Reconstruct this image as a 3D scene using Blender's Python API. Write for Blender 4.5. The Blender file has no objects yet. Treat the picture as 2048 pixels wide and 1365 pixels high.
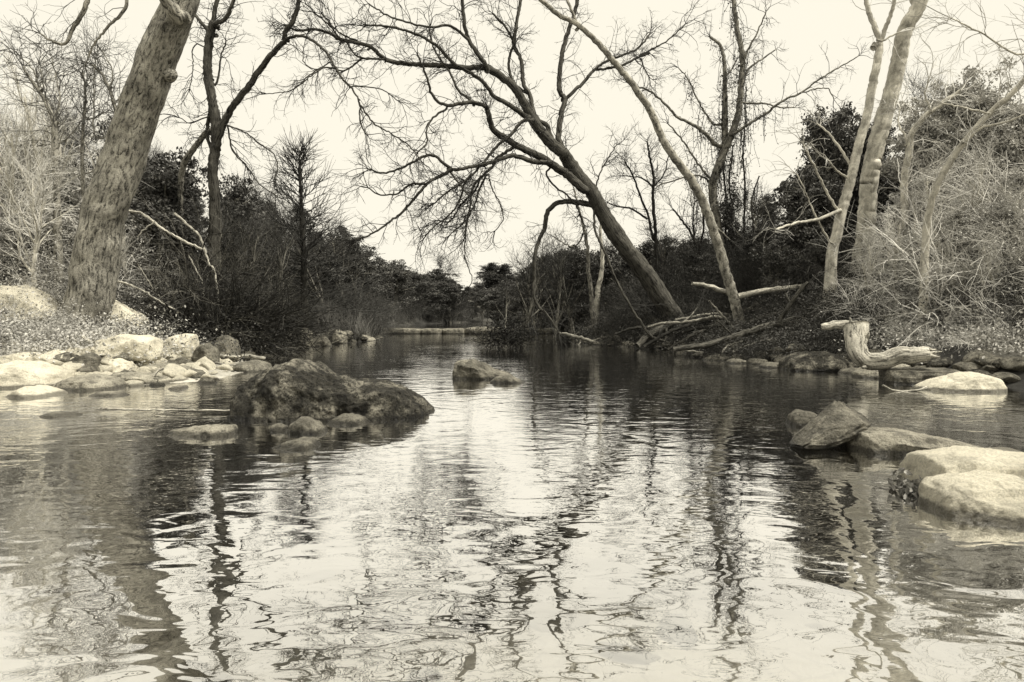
import bpy, math, random
import numpy as np
from mathutils import Vector, noise
R = math.radians
SC = bpy.context.scene
rng = np.random.default_rng(7)
random.seed(7)

# ------------------------------------------------------------------ camera
F = 1365.0; CH = 1.0; PITCH = math.atan(57.5 / F)
cd = bpy.data.cameras.new("camera"); cam = bpy.data.objects.new("camera", cd)
SC.collection.objects.link(cam); SC.camera = cam
cd.sensor_width = 36; cd.lens = 36 * F / 2048; cd.clip_start = 0.05; cd.clip_end = 2000
cam.location = (0, 0, CH); cam.rotation_euler = (R(90) - PITCH, 0, 0)

# ------------------------------------------------------------------ sky and sun (bright overcast, warm toned)
SUN_EL, SUN_AZ = 60, 112          # azimuth: clockwise from +Y
w = bpy.data.worlds.new("World"); SC.world = w; w.use_nodes = True
nt = w.node_tree; nt.nodes.clear()
wo = nt.nodes.new('ShaderNodeOutputWorld'); bg = nt.nodes.new('ShaderNodeBackground')
sky = nt.nodes.new('ShaderNodeTexSky'); sky.sky_type = 'NISHITA'; sky.sun_disc = False
sky.sun_elevation = R(SUN_EL); sky.sun_rotation = R(SUN_AZ)
bw = nt.nodes.new('ShaderNodeRGBToBW'); nt.links.new(sky.outputs[0], bw.inputs[0])
ma = nt.nodes.new('ShaderNodeMath'); ma.operation = 'MULTIPLY_ADD'; ma.inputs[1].default_value = 0.03; ma.inputs[2].default_value = 9.98
nt.links.new(bw.outputs[0], ma.inputs[0])
vm = nt.nodes.new('ShaderNodeVectorMath'); vm.operation = 'SCALE'; vm.inputs[0].default_value = (1.0, 0.945, 0.80)
nt.links.new(ma.outputs[0], vm.inputs['Scale'])
nt.links.new(vm.outputs[0], bg.inputs[0]); bg.inputs[1].default_value = 0.1
nt.links.new(bg.outputs[0], wo.inputs[0])
sl = bpy.data.lights.new("sun", 'SUN'); sl.energy = 5.0; sl.angle = R(10); sl.color = (1, .945, .82)
so = bpy.data.objects.new("sun", sl); SC.collection.objects.link(so)
a, e = R(SUN_AZ), R(SUN_EL)
sd = Vector((math.sin(a) * math.cos(e), math.cos(a) * math.cos(e), math.sin(e)))
so.rotation_euler = sd.to_track_quat('Z', 'Y').to_euler(); so.location = (0, 0, 30)
SC.view_settings.view_transform = 'Standard'; SC.view_settings.look = 'None'
SC.view_settings.exposure = 0; SC.view_settings.gamma = 1; SC.view_settings.use_curve_mapping = False
SC.cycles.max_bounces = 6; SC.cycles.diffuse_bounces = 2; SC.cycles.glossy_bounces = 3; SC.cycles.transparent_max_bounces = 12
SC.cycles.transmission_bounces = 2; SC.cycles.caustics_reflective = False; SC.cycles.caustics_refractive = False

# ------------------------------------------------------------------ pixel helpers (reference 2048 x 1365)
def P(px, py, Y):
    x = (px - 1024) / F; u = (682.5 - py) / F
    c, s = math.cos(PITCH), math.sin(PITCH)
    dy = c + u * s; dz = -s + u * c
    k = Y / dy
    return np.array((x * k, Y, CH + dz * k))
def zz(x0, y0, s):
    return lambda pts: [(x0 + x / s, y0 + y / s) for x, y in pts]
z1 = zz(0, 0, 2.923); z2 = zz(0, 400, 2.923); z3 = zz(600, 0, 2.923); z4 = zz(600, 350, 2.923)
z5 = zz(1200, 0, 2.415); z6 = zz(1200, 400, 2.415); z7 = zz(300, 650, 2.923); z8 = zz(1400, 650, 2.923)

# ------------------------------------------------------------------ materials
TINT = np.array((1.0, .98, .915))
def col(v): return (v * TINT[0], v * TINT[1], v * TINT[2], 1)
def new_mat(name):
    m = bpy.data.materials.new(name); m.use_nodes = True
    n = m.node_tree; n.nodes.clear()
    return m, n, (lambda t, **k: _node(n, t, k)), n.links.new
def _node(n, t, k):
    x = n.nodes.new('ShaderNode' + t)
    for a_, b_ in k.items():
        if isinstance(a_, str) and hasattr(x, a_): setattr(x, a_, b_)
        else: x.inputs[a_.replace('_', ' ')].default_value = b_
    return x
def ramp(N, stops):
    r = N('ValToRGB'); el = r.color_ramp.elements
    while len(el) < len(stops): el.new(.5)
    for e_, (p, v) in zip(el, stops):
        e_.position = p; e_.color = col(v) if not isinstance(v, tuple) else v
    return r
def simple_mat(name, lo, hi, scale=6, rough=.85, bump=.02, bscale=40, stops=None, spec=.25, per_obj=0.0, trans=0):
    m, n, N, L = new_mat(name)
    tc = N('TexCoord'); no = N('TexNoise', Scale=scale, Detail=8, Roughness=.62); L(tc.outputs['Object'], no.inputs['Vector'])
    r = ramp(N, stops or [(.32, lo), (.68, hi)]); L(no.outputs['Fac'], r.inputs[0])
    b = N('BsdfPrincipled', Roughness=rough); b.inputs['Specular IOR Level'].default_value = spec
    c = r.outputs[0]
    if per_obj:
        oi = N('ObjectInfo'); mr = N('MapRange'); mr.inputs['To Min'].default_value = 1 - per_obj; mr.inputs['To Max'].default_value = 1 + per_obj
        L(oi.outputs['Random'], mr.inputs['Value'])
        v = N('VectorMath'); v.operation = 'SCALE'; L(c, v.inputs[0]); L(mr.outputs[0], v.inputs['Scale']); c = v.outputs[0]
    L(c, b.inputs['Base Color'])
    if bump:
        n2 = N('TexNoise', Scale=bscale, Detail=6, Roughness=.7); L(tc.outputs['Object'], n2.inputs['Vector'])
        bp = N('Bump', Distance=bump, Strength=1); L(n2.outputs['Fac'], bp.inputs['Height']); L(bp.outputs[0], b.inputs['Normal'])
    o = N('OutputMaterial'); L(b.outputs[0], o.inputs[0])
    return m
def bark_mat(name, lo, hi, furrow=1.0, patch=0.0, fs=(22, 3.2)):
    """furrowed bark laid along the tube's UV (metres around, metres along)"""
    m, n, N, L = new_mat(name)
    uv = N('UVMap'); mp = N('Mapping'); mp.inputs['Scale'].default_value = (fs[0], fs[1], 1); L(uv.outputs[0], mp.inputs[0])
    no = N('TexNoise', Scale=1, Detail=5, Roughness=.6, Distortion=.8); L(mp.outputs[0], no.inputs['Vector'])
    tc = N('TexCoord'); n2 = N('TexNoise', Scale=2.6, Detail=7, Roughness=.65); L(tc.outputs['Object'], n2.inputs['Vector'])
    n3 = N('TexNoise', Scale=45, Detail=5, Roughness=.7); L(tc.outputs['Object'], n3.inputs['Vector'])
    r1 = ramp(N, [(.40, lo), (.5, (lo * .35 + hi * .65)), (.6, hi)])
    mx = N('Mix', data_type='FLOAT'); mx.inputs[0].default_value = .35; L(no.outputs[0], mx.inputs[2]); L(n3.outputs[0], mx.inputs[3]); L(mx.outputs[0], r1.inputs[0])
    c = r1.outputs[0]
    mm = N('Mix', data_type='RGBA', blend_type='MULTIPLY'); mm.inputs[0].default_value = 1
    r2 = ramp(N, [(.3, .5 - .3 * patch), (.62, 1.0)]); L(n2.outputs[0], r2.inputs[0]); L(c, mm.inputs[6]); L(r2.outputs[0], mm.inputs[7])
    b = N('BsdfPrincipled', Roughness=.9); b.inputs['Specular IOR Level'].default_value = .2
    L(mm.outputs[2], b.inputs['Base Color'])
    bp = N('Bump', Distance=.03 * furrow, Strength=1); L(mx.outputs[0], bp.inputs['Height']); L(bp.outputs[0], b.inputs['Normal'])
    o = N('OutputMaterial'); L(b.outputs[0], o.inputs[0])
    return m
def rock_mat(name, lo, mid, hi, scale=3, pit=0.0, strata=0.0):
    m, n, N, L = new_mat(name)
    tc = N('TexCoord'); no = N('TexNoise', Scale=scale, Detail=9, Roughness=.68); L(tc.outputs['Object'], no.inputs['Vector'])
    r = ramp(N, [(.3, lo), (.48, mid), (.7, hi)]); L(no.outputs[0], r.inputs[0])
    n2 = N('TexNoise', Scale=30 if pit else 60, Detail=6, Roughness=.8); L(tc.outputs['Object'], n2.inputs['Vector'])
    r2 = ramp(N, [(.40, .16 if pit else (.72 if hi > .8 else .42)), (.53, 1.0)]); L(n2.outputs[0], r2.inputs[0])
    mm = N('Mix', data_type='RGBA', blend_type='MULTIPLY'); mm.inputs[0].default_value = 1
    L(r.outputs[0], mm.inputs[6]); L(r2.outputs[0], mm.inputs[7])
    c = mm.outputs[2]
    h = n2.outputs[0]
    ad = N('Math', operation='ADD'); L(h, ad.inputs[0]); n4 = N('TexNoise', Scale=14, Detail=8, Roughness=.7); L(tc.outputs['Object'], n4.inputs['Vector'])
    m4 = N('Math', operation='MULTIPLY'); m4.inputs[1].default_value = 2.2; L(n4.outputs[0], m4.inputs[0]); L(m4.outputs[0], ad.inputs[1]); h = ad.outputs[0]
    if strata:
        mp = N('Mapping'); mp.inputs['Rotation'].default_value = (0, R(-42), 0); mp.inputs['Scale'].default_value = (2, 2, 26); L(tc.outputs['Object'], mp.inputs[0])
        n5 = N('TexNoise', Scale=1, Detail=4); L(mp.outputs[0], n5.inputs['Vector'])
        m5 = N('Math', operation='MULTIPLY'); m5.inputs[1].default_value = 3 * strata; L(n5.outputs[0], m5.inputs[0])
        a5 = N('Math', operation='ADD'); L(h, a5.inputs[0]); L(m5.outputs[0], a5.inputs[1]); h = a5.outputs[0]
    bp = N('Bump', Distance=.02 + .02 * pit, Strength=1); L(h, bp.inputs['Height'])
    # lichen and stain patches, and the wet foot of the stone
    n6 = N('TexNoise', Scale=scale * 2.6, Detail=4, Roughness=.6); L(tc.outputs['Object'], n6.inputs['Vector']); r6 = ramp(N, [(.52, 1.0), (.62, .72 if hi > .8 else .4)]); L(n6.outputs[0], r6.inputs[0])
    m6 = N('Mix', data_type='RGBA', blend_type='MULTIPLY'); m6.inputs[0].default_value = .8; L(c, m6.inputs[6]); L(r6.outputs[0], m6.inputs[7])
    geo = N('NewGeometry'); sp = N('SeparateXYZ'); L(geo.outputs['Position'], sp.inputs[0]); az = N('Math', operation='MULTIPLY_ADD'); az.inputs[1].default_value = .06; L(n4.outputs[0], az.inputs[0]); L(sp.outputs[2], az.inputs[2])
    rw = N('MapRange'); rw.inputs['From Min'].default_value = .055; rw.inputs['From Max'].default_value = .075; rw.inputs['To Min'].default_value = .32; L(az.outputs[0], rw.inputs[0])
    v6 = N('VectorMath'); v6.operation = 'SCALE'; L(m6.outputs[2], v6.inputs[0]); L(rw.outputs[0], v6.inputs['Scale']); c = v6.outputs[0]
    b = N('BsdfPrincipled'); b.inputs['Specular IOR Level'].default_value = .3
    rr_ = N('MapRange'); rr_.inputs['From Min'].default_value = .32; rr_.inputs['To Min'].default_value = .35; rr_.inputs['To Max'].default_value = .85; L(rw.outputs[0], rr_.inputs[0]); L(rr_.outputs[0], b.inputs['Roughness'])
    L(c, b.inputs['Base Color']); L(bp.outputs[0], b.inputs['Normal'])
    o = N('OutputMaterial'); L(b.outputs[0], o.inputs[0])
    return m
M = {}
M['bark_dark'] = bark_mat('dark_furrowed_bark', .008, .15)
M['bark_mid'] = bark_mat('grey_furrowed_bark', .05, .6, 2.0, .6, (19, 6.5))
M['bark_pale'] = bark_mat('smooth_pale_bark', .4, .85, .4, .5, (9, 4))
M['bark_mot'] = bark_mat('mottled_bark', .05, .42, .5, .6, (12, 6))
M['bark_lite'] = bark_mat('light_mottled_bark', .1, .62, .5, .6, (14, 7))
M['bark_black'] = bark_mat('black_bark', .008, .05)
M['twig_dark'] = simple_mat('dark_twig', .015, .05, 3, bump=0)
M['twig_mid'] = simple_mat('grey_twig', .05, .14, 3, bump=0)
M['twig_pale'] = simple_mat('dry_twig_edge_fade', .45, .8, 3, bump=0, per_obj=.15)  # dry twigs, whitened further so their colour carries the vignette at the sides
M['twig_brush'] = simple_mat('dry_brush_twig', .015, .13, 5, bump=0)
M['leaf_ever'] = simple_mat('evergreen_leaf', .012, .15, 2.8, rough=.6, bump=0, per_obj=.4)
M['leaf_pale'] = simple_mat('pale_leaf', .28, .6, 3, rough=.7, bump=0, per_obj=.2)  # leaf tone lifted for the outer trees, standing in for the edge fade
M['leaf_lit'] = simple_mat('leaf_litter', .01, .13, 14, bump=0)
M['leaf_litp'] = simple_mat('pale_leaf_litter', .2, .65, 14, bump=0)
M['leaf_heap'] = simple_mat('curled_dead_leaf', .06, .4, 40, bump=0)
M['grass'] = simple_mat('dry_grass', .12, .3, 6, bump=0)
M['rock_pale'] = rock_mat('pale_limestone', .5, .78, .92, 2.2)
M['rock_mid'] = rock_mat('grey_limestone', .07, .2, .45, 3)
M['rock_dark'] = rock_mat('dark_pitted_rock', .012, .075, .55, 3.6, 1)
M['rock_lite'] = rock_mat('light_grey_limestone', .15, .38, .66, 3)
M['rock_tilt'] = rock_mat('layered_rock', .05, .17, .42, 4, 0, .8)
M['driftwood'] = bark_mat('bleached_driftwood', .12, .85, .9, .7, (38, 4))

def ground_mat():
    m, n, N, L = new_mat('creek_ground')
    tc = N('TexCoord'); geo = N('NewGeometry')
    sp = N('SeparateXYZ'); L(geo.outputs['Position'], sp.inputs[0])
    # pale limestone, silted pool; deep-water dimming and whiter view sides painted into the colour
    n1 = N('TexNoise', Scale=.9, Detail=8, Roughness=.65); L(tc.outputs['Object'], n1.inputs['Vector'])
    vo = N('TexVoronoi', Scale=5.5); vo.feature = 'DISTANCE_TO_EDGE'
    nw = N('TexNoise', Scale=3, Detail=4); L(tc.outputs['Object'], nw.inputs['Vector'])
    mv = N('Mix', data_type='RGBA'); mv.inputs[0].default_value = .25; L(tc.outputs['Object'], mv.inputs[6]); L(nw.outputs['Color'], mv.inputs[7]); L(mv.outputs[2], vo.inputs['Vector'])
    rv = ramp(N, [(0.0, .7), (.06, 1.0)]); L(vo.outputs[0], rv.inputs[0])
    rb = ramp(N, [(.3, .6), (.52, .8), (.7, .9)]); L(n1.outputs[0], rb.inputs[0])
    bed = N('Mix', data_type='RGBA', blend_type='MULTIPLY'); bed.inputs[0].default_value = .8; L(rb.outputs[0], bed.inputs[6]); L(rv.outputs[0], bed.inputs[7])
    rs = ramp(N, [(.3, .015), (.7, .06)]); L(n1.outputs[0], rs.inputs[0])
    att = N('Attribute'); att.attribute_name = 'silt_and_shade'
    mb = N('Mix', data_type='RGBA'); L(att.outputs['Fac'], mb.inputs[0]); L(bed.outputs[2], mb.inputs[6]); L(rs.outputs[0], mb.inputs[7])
    b = N('BsdfPrincipled', Roughness=.9); b.inputs['Specular IOR Level'].default_value = .15
    L(mb.outputs[2], b.inputs['Base Color'])
    n3 = N('TexNoise', Scale=16, Detail=8, Roughness=.7); L(tc.outputs['Object'], n3.inputs['Vector'])
    bp = N('Bump', Distance=.05, Strength=1); L(n3.outputs[0], bp.inputs['Height']); L(bp.outputs[0], b.inputs['Normal'])
    o = N('OutputMaterial'); L(b.outputs[0], o.inputs[0])
    return m
def water_mat():
    m, n, N, L = new_mat('creek_water')
    geo = N('NewGeometry')
    def wave(sx, sy, sc, det, amp, dist=0., rot=0):
        mp = N('Mapping'); mp.inputs['Scale'].default_value = (sx, sy, 1); mp.inputs['Rotation'].default_value = (0, 0, R(rot)); L(geo.outputs['Position'], mp.inputs[0])
        no = N('TexNoise', Scale=sc, Detail=det, Roughness=.45, Distortion=dist); L(mp.outputs[0], no.inputs['Vector'])
        mu = N('Math', operation='MULTIPLY'); mu.inputs[1].default_value = amp; L(no.outputs[0], mu.inputs[0]); return mu.outputs[0]
    sp = N('SeparateXYZ'); L(geo.outputs['Position'], sp.inputs[0])
    # wind ripples live in the middle of the pool, the near shallows are smoother
    mr = N('MapRange'); mr.inputs['From Min'].default_value = 2.6; mr.inputs['From Max'].default_value = 5.5; mr.inputs['To Min'].default_value = .16; mr.inputs['To Max'].default_value = 1; L(sp.outputs[1], mr.inputs[0])
    pn = N('TexNoise', Scale=.35, Detail=2); L(geo.outputs['Position'], pn.inputs['Vector'])
    pr = N('MapRange'); pr.inputs['From Min'].default_value = .35; pr.inputs['From Max'].default_value = .65; pr.inputs['To Min'].default_value = .2; pr.inputs['To Max'].default_value = 1.5; L(pn.outputs[0], pr.inputs[0])
    f = N('Math', operation='MULTIPLY'); L(mr.outputs[0], f.inputs[0]); L(pr.outputs[0], f.inputs[1])
    fine = wave(.75, 1.25, 15, 2, .0019, .6, 12)
    g = N('Math', operation='MULTIPLY'); L(fine, g.inputs[0]); L(f.outputs[0], g.inputs[1])
    broad = wave(.8, 1.15, 3.0, 1.2, .0066, .9, -20)
    ad = N('Math', operation='ADD'); L(g.outputs[0], ad.inputs[0]); L(broad, ad.inputs[1])
    mid = wave(.7, 1.2, 6.5, 1.0, .0018, 1.0, 30)
    ad2 = N('Math', operation='ADD'); L(ad.outputs[0], ad2.inputs[0]); L(mid, ad2.inputs[1])
    bp = N('Bump', Distance=1, Strength=1); L(ad2.outputs[0], bp.inputs['Height'])
    gl = N('BsdfGlossy', Roughness=.0); gl.inputs['Color'].default_value = (1, 1, 1, 1); L(bp.outputs[0], gl.inputs['Normal'])
    tr = N('BsdfTransparent'); tr.inputs[0].default_value = (.96, .955, .93, 1)
    lw = N('LayerWeight', Blend=.5); L(bp.outputs[0], lw.inputs['Normal'])
    fr = ramp(N, [(0, .05), (.42, .42), (.58, .7), (.72, .93), (.88, 1.0)])
    for e_ in fr.color_ramp.elements: e_.color = (e_.color[0],) * 3 + (1,)
    L(lw.outputs['Facing'], fr.inputs[0])
    mx = N('MixShader'); L(fr.outputs[0], mx.inputs[0]); L(tr.outputs[0], mx.inputs[1]); L(gl.outputs[0], mx.inputs[2])
    o = N('OutputMaterial'); L(mx.outputs[0], o.inputs[0])
    return m
M['ground'] = ground_mat(); M['water'] = water_mat()

# ------------------------------------------------------------------ object helpers
def mesh_np(name, V, Fq, mat, uv=None, smooth=True, origin=(0, 0, 0)):
    """V (n,3), Fq (m,k) one face size"""
    V = np.asarray(V, np.float32) - np.asarray(origin, np.float32)
    me = bpy.data.meshes.new(name); Fq = np.asarray(Fq, np.int32); m_, k = Fq.shape
    me.vertices.add(len(V)); me.vertices.foreach_set('co', V.ravel())
    me.loops.add(m_ * k); me.loops.foreach_set('vertex_index', Fq.ravel())
    me.polygons.add(m_); me.polygons.foreach_set('loop_start', np.arange(0, m_ * k, k, dtype=np.int32))
    me.polygons.foreach_set('use_smooth', np.full(m_, smooth))
    if uv is not None:
        me.uv_layers.new(name='UVMap').data.foreach_set('uv', np.asarray(uv, np.float32).ravel())
    me.update(calc_edges=True); me.validate(); me.materials.append(mat)
    return me
def obj(name, me, parent=None, loc=(0, 0, 0)):
    o = bpy.data.objects.new(name, me); SC.collection.objects.link(o); o.parent = parent; o.location = loc
    return o
def tag(o, label=None, cat=None, group=None, kind=None):
    if label: o['label'] = label
    if cat: o['category'] = cat
    if group: o['group'] = group
    if kind: o['kind'] = kind
    return o
def empty(name, loc, label, cat, group=None):
    o = bpy.data.objects.new(name, None); SC.collection.objects.link(o); o.location = tuple(float(v) for v in loc)
    o.empty_display_size = .2
    return tag(o, label, cat, group)
def norm(v): return v / np.maximum(np.linalg.norm(v, axis=-1, keepdims=True), 1e-9)
class Acc:
    """collects tubes and leaf quads into one quad mesh"""
    def __init__(s): s.V = []; s.F = []; s.U = []; s.n = 0
    def tubes(s, pts, rad, sides=3, uv=False, lump=0):
        N_, K, _ = pts.shape
        T = np.empty_like(pts); T[:, 1:-1] = pts[:, 2:] - pts[:, :-2]; T[:, 0] = pts[:, 1] - pts[:, 0]; T[:, -1] = pts[:, -1] - pts[:, -2]
        T = norm(T)
        ref = np.array((0.06, 1, .04)) if K > 2 else np.array((.3, .8, .1))
        A = norm(np.cross(T, ref)); B = np.cross(T, A)
        an = np.arange(sides) * 2 * math.pi / sides
        rr = np.broadcast_to(rad[:, :, None], (N_, K, sides)).copy()
        if lump:
            for i in range(N_):
                for k in range(K):
                    p = pts[i, k]
                    for j in range(sides):
                        q = Vector((math.cos(an[j]) * 1.1 + p[0] * 1.7, math.sin(an[j]) * 1.1 + p[1], p[2] * 1.7))
                        q2 = Vector((math.cos(an[j]) * 4 + p[0] * 2, math.sin(an[j]) * 4, p[2] * 2 + k * .1))
                        rr[i, k, j] *= 1 + lump * noise.noise(q) + lump * .45 * noise.noise(q2)
        V = pts[:, :, None, :] + rr[..., None] * (np.cos(an)[None, None, :, None] * A[:, :, None, :] + np.sin(an)[None, None, :, None] * B[:, :, None, :])
        idx = (np.arange(N_ * K * sides).reshape(N_, K, sides)) + s.n
        a_ = idx[:, :-1]; b_ = np.roll(a_, -1, 2); d_ = idx[:, 1:]; c_ = np.roll(d_, -1, 2)
        Fq = np.stack([a_, b_, c_, d_], -1).reshape(-1, 4)
        s.V.append(V.reshape(-1, 3)); s.F.append(Fq); s.n += V.size // 3
        if uv:
            L_ = np.concatenate([np.zeros((N_, 1)), np.cumsum(np.linalg.norm(np.diff(pts, axis=1), axis=2), 1)], 1)
            circ = 2 * math.pi * rad.mean()
            u0 = (np.arange(sides) / sides * circ)[None, None, :] + 0 * a_; u1 = u0 + circ / sides
            v0 = L_[:, :-1, None] + 0 * u0; v1 = L_[:, 1:, None] + 0 * u0
            s.U.append(np.stack([np.stack([u0, v0], -1), np.stack([u1, v0], -1), np.stack([u1, v1], -1), np.stack([u0, v1], -1)], -2).reshape(-1, 2))
        # cap the thick ends
        if sides > 5:
            for i in range(N_):
                for k in (0, K - 1):
                    c = pts[i, k] + T[i, k] * rad[i, k] * (.25 if k else -.25)
                    s.V.append(c[None]); ci = s.n; s.n += 1
                    ring = idx[i, k]
                    nx = np.roll(ring, -1)
                    q = np.stack([ring, nx, np.full(sides, ci), np.full(sides, ci)], -1)[:, :3]
                    # as degenerate-free quads: pair triangles
                    q4 = np.stack([ring[::2], ring[1::2], np.roll(ring, -2)[::2], np.full(sides // 2, ci)], -1)
                    s.F.append(q4)
                    if uv: s.U.append(np.tile(np.array([[0, 0], [.05, 0], [.05, .05], [0, .05]]), (sides // 2, 1)))
    def leaves(s, C, size, flat=0.0, aspect=.55):
        n = len(C); size = np.broadcast_to(size, (n,))
        a_ = norm(rng.normal(size=(n, 3)) * np.array((1, 1, 1 - flat)))
        b_ = norm(np.cross(a_, rng.normal(size=(n, 3))))
        if flat: b_ = norm(b_ * np.array((1, 1, 1 - flat)))
        nn = np.cross(a_, b_)
        h = size[:, None]
        q = np.stack([C - a_ * h, C + b_ * h * aspect + nn * h * .15, C + a_ * h, C - b_ * h * aspect + nn * h * .15], 1)
        s.V.append(q.reshape(-1, 3)); s.F.append(np.arange(n * 4).reshape(n, 4) + s.n); s.n += n * 4
    def mesh(s, name, mat, origin=(0, 0, 0), smooth=True):
        return mesh_np(name, np.concatenate(s.V), np.concatenate(s.F), mat, np.concatenate(s.U) if s.U else None, smooth, origin)

def grow(o, d, L, r, K=6, wob=.25, droop=0.0, taper=.3):
    n = len(o); pts = np.empty((n, K, 3)); pts[:, 0] = o; p = o.copy(); dd = norm(d)
    for k in range(1, K):
        dd = norm(dd + rng.normal(size=(n, 3)) * wob + np.array((0, 0, droop)))
        p = p + dd * (L / (K - 1))[:, None]; pts[:, k] = p
    rad = r[:, None] * np.linspace(1, taper, K)[None]
    return pts, rad
def spawn(pts, rad, m, ang=(.5, 1.1), lo=.2, up=0.0):
    """m children per path -> origins, dirs, relative parent radius"""
    n, K, _ = pts.shape
    t = lo + (1 - lo) * rng.random((n, m)); f = t * (K - 1); i = np.minimum(f.astype(int), K - 2); u = (f - i)[..., None]
    ii = np.arange(n)[:, None]
    o = pts[ii, i] * (1 - u) + pts[ii, i + 1] * u
    T = norm(pts[ii, i + 1] - pts[ii, i]); rr = rad[ii, i]
    pr = norm(np.cross(T, rng.normal(size=T.shape))); a_ = rng.uniform(*ang, size=(n, m))[..., None]
    d = T * np.cos(a_) + pr * np.sin(a_) + np.array((0, 0, up))
    return o.reshape(-1, 3), norm(d).reshape(-1, 3), rr.reshape(-1), t.reshape(-1)
def cat_rom(pts, rads, step):
    p = np.asarray(pts, float); r = np.asarray(rads, float); out = []; ro = []
    pp = np.vstack([2 * p[0] - p[1], p, 2 * p[-1] - p[-2]])
    for i in range(len(p) - 1):
        a_, b_, c_, d_ = pp[i:i + 4]; n = max(2, int(np.linalg.norm(c_ - b_) / step))
        for t in np.arange(n) / n:
            out.append(.5 * ((2 * b_) + (-a_ + c_) * t + (2 * a_ - 5 * b_ + 4 * c_ - d_) * t * t + (-a_ + 3 * b_ - 3 * c_ + d_) * t ** 3)); ro.append(r[i] * (1 - t) + r[i + 1] * t)
    out.append(p[-1]); ro.append(r[-1]); return np.array(out), np.array(ro)

# ------------------------------------------------------------------ terrain
LEFT = [(-40, -12), (-16, 3), (-9.5, 8.3), (-6.7, 9.1), (-5.1, 9.3), (-4.3, 9.8), (-4.7, 11.6), (-5.4, 13.5), (-5.5, 15.2), (-6.5, 17.5), (-6.1, 20), (-5.6, 22), (-4.9, 24), (-5.6, 28), (-6.2, 31.7), (-6.4, 38), (-5, 44), (-2, 52)]
RIGHT = [(40, -12), (16, 3), (9, 7.6), (6.9, 8.4), (6.6, 9.4), (5.9, 10.2), (5.75, 11.2), (5.6, 12.1), (4.9, 13.2), (4.3, 14.4), (4.3, 15.6), (5.0, 17.2), (4.2, 19.2), (2.7, 20.6), (2.3, 22.7), (3.6, 25), (4.0, 29), (3.6, 31.7), (3.2, 38), (2.2, 44), (0, 52)]
POLY = np.array(LEFT + RIGHT[::-1], float)
def seg_d(X, Y, A):
    d = np.full(X.shape, 1e9)
    for (x0, y0), (x1, y1) in zip(A[:-1], A[1:]):
        dx, dy = x1 - x0, y1 - y0; t = np.clip(((X - x0) * dx + (Y - y0) * dy) / (dx * dx + dy * dy), 0, 1)
        d = np.minimum(d, np.hypot(X - x0 - t * dx, Y - y0 - t * dy))
    return d
def inside(X, Y):
    c = np.zeros(X.shape, bool); n = len(POLY)
    for i in range(n):
        x0, y0 = POLY[i]; x1, y1 = POLY[(i + 1) % n]
        m_ = ((y0 > Y) != (y1 > Y))
        with np.errstate(divide='ignore', invalid='ignore'):
            c ^= m_ & (X < (x1 - x0) * (Y - y0) / (y1 - y0 + 1e-12) + x0)
    return c
def vn(X, Y, s, seed):
    """smooth value noise, numpy"""
    g = np.random.default_rng(seed).random((256, 256)); x = X / s + 100; y = Y / s + 100
    i = np.floor(x).astype(int); j = np.floor(y).astype(int); u = x - i; v = y - j; u = u * u * (3 - 2 * u); v = v * v * (3 - 2 * v)
    G = lambda a_, b_: g[a_ % 256, b_ % 256]
    return (G(i, j) * (1 - u) * (1 - v) + G(i + 1, j) * u * (1 - v) + G(i, j + 1) * (1 - u) * v + G(i + 1, j + 1) * u * v) - .5
def GH(X, Y, detail=True):
    X = np.asarray(X, float); Y = np.asarray(Y, float)
    dl = seg_d(X, Y, np.array(LEFT)); dr = seg_d(X, Y, np.array(RIGHT)); ins = inside(X, Y); d = np.minimum(dl, dr)
    near = np.clip((15 - Y) / 4, 0, 1)
    hl = near * np.interp(dl, [0, 1.2, 3, 5, 9, 20, 60], [0, .14, .5, 1.2, 2.3, 4.5, 9]) + (1 - near) * np.interp(dl, [0, .5, 2, 5, 10, 20, 60], [0, .3, .75, 1.6, 3.2, 5.5, 11])
    hr = np.interp(dr, [0, .5, 2, 4.2, 8, 15, 60], [0, .25, .8, 2.3, 3.8, 5.0, 11])
    h = np.where(dl < dr, hl, hr)
    far = np.clip((Y - 48) / 30, 0, 1); h = h * (1 - far) + far * np.minimum(h, 1.2 + .012 * (Y - 48) + np.abs(X) * .07)
    dep = -np.interp(d, [0, .4, 1.2, 2.5, 4], [0, -.0, 0, 0, 0]) - np.interp(d, [0, .3, 1.2, 2.5, 5], [.0, .07, .22, .42, .6]) * np.interp(Y, [0, 2.2, 5, 7], [.45, .5, .85, 1])
    z = np.where(ins, dep, h)
    z = z + np.where(Y > 31.8, .25, 0) * np.where(ins | (d < 3), 1, .3)
    if detail:
        am = np.where(ins, .05, np.clip(d * .4, .06, .35))
        z = z + am * (vn(X, Y, 1.1, 1) + .5 * vn(X, Y, .43, 2) + .3 * vn(X, Y, .19, 3))
    return z
def gh(x, y): return float(GH(np.array([x]), np.array([y]))[0])
_Yt = np.concatenate([np.arange(1.5, 30, .04), np.arange(30, 80, .25)])
def on_ground(px, py):
    """where the pixel's ray first meets ground or water"""
    for_Y = _Yt; pts = np.array([P(px, py, y) for y in for_Y]); g = np.maximum(GH(pts[:, 0], pts[:, 1]), 0)
    k = np.argmax(pts[:, 2] < g + .001)
    return pts[k] if k else pts[-1]
xs = np.concatenate([-np.geomspace(250, 13, 26), np.arange(-12.9, 12.9, .11), np.geomspace(13, 250, 26)])
ys = np.concatenate([-np.geomspace(60, 2.2, 10), np.arange(-2, 12, .09), np.arange(12, 34, .16), np.geomspace(34.2, 900, 60)])
GX, GY = np.meshgrid(xs, ys); GZ = GH(GX, GY)
V = np.stack([GX, GY, GZ], -1).reshape(-1, 3)
nx, ny = len(xs), len(ys); ii = np.arange(nx * ny).reshape(ny, nx)
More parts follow.
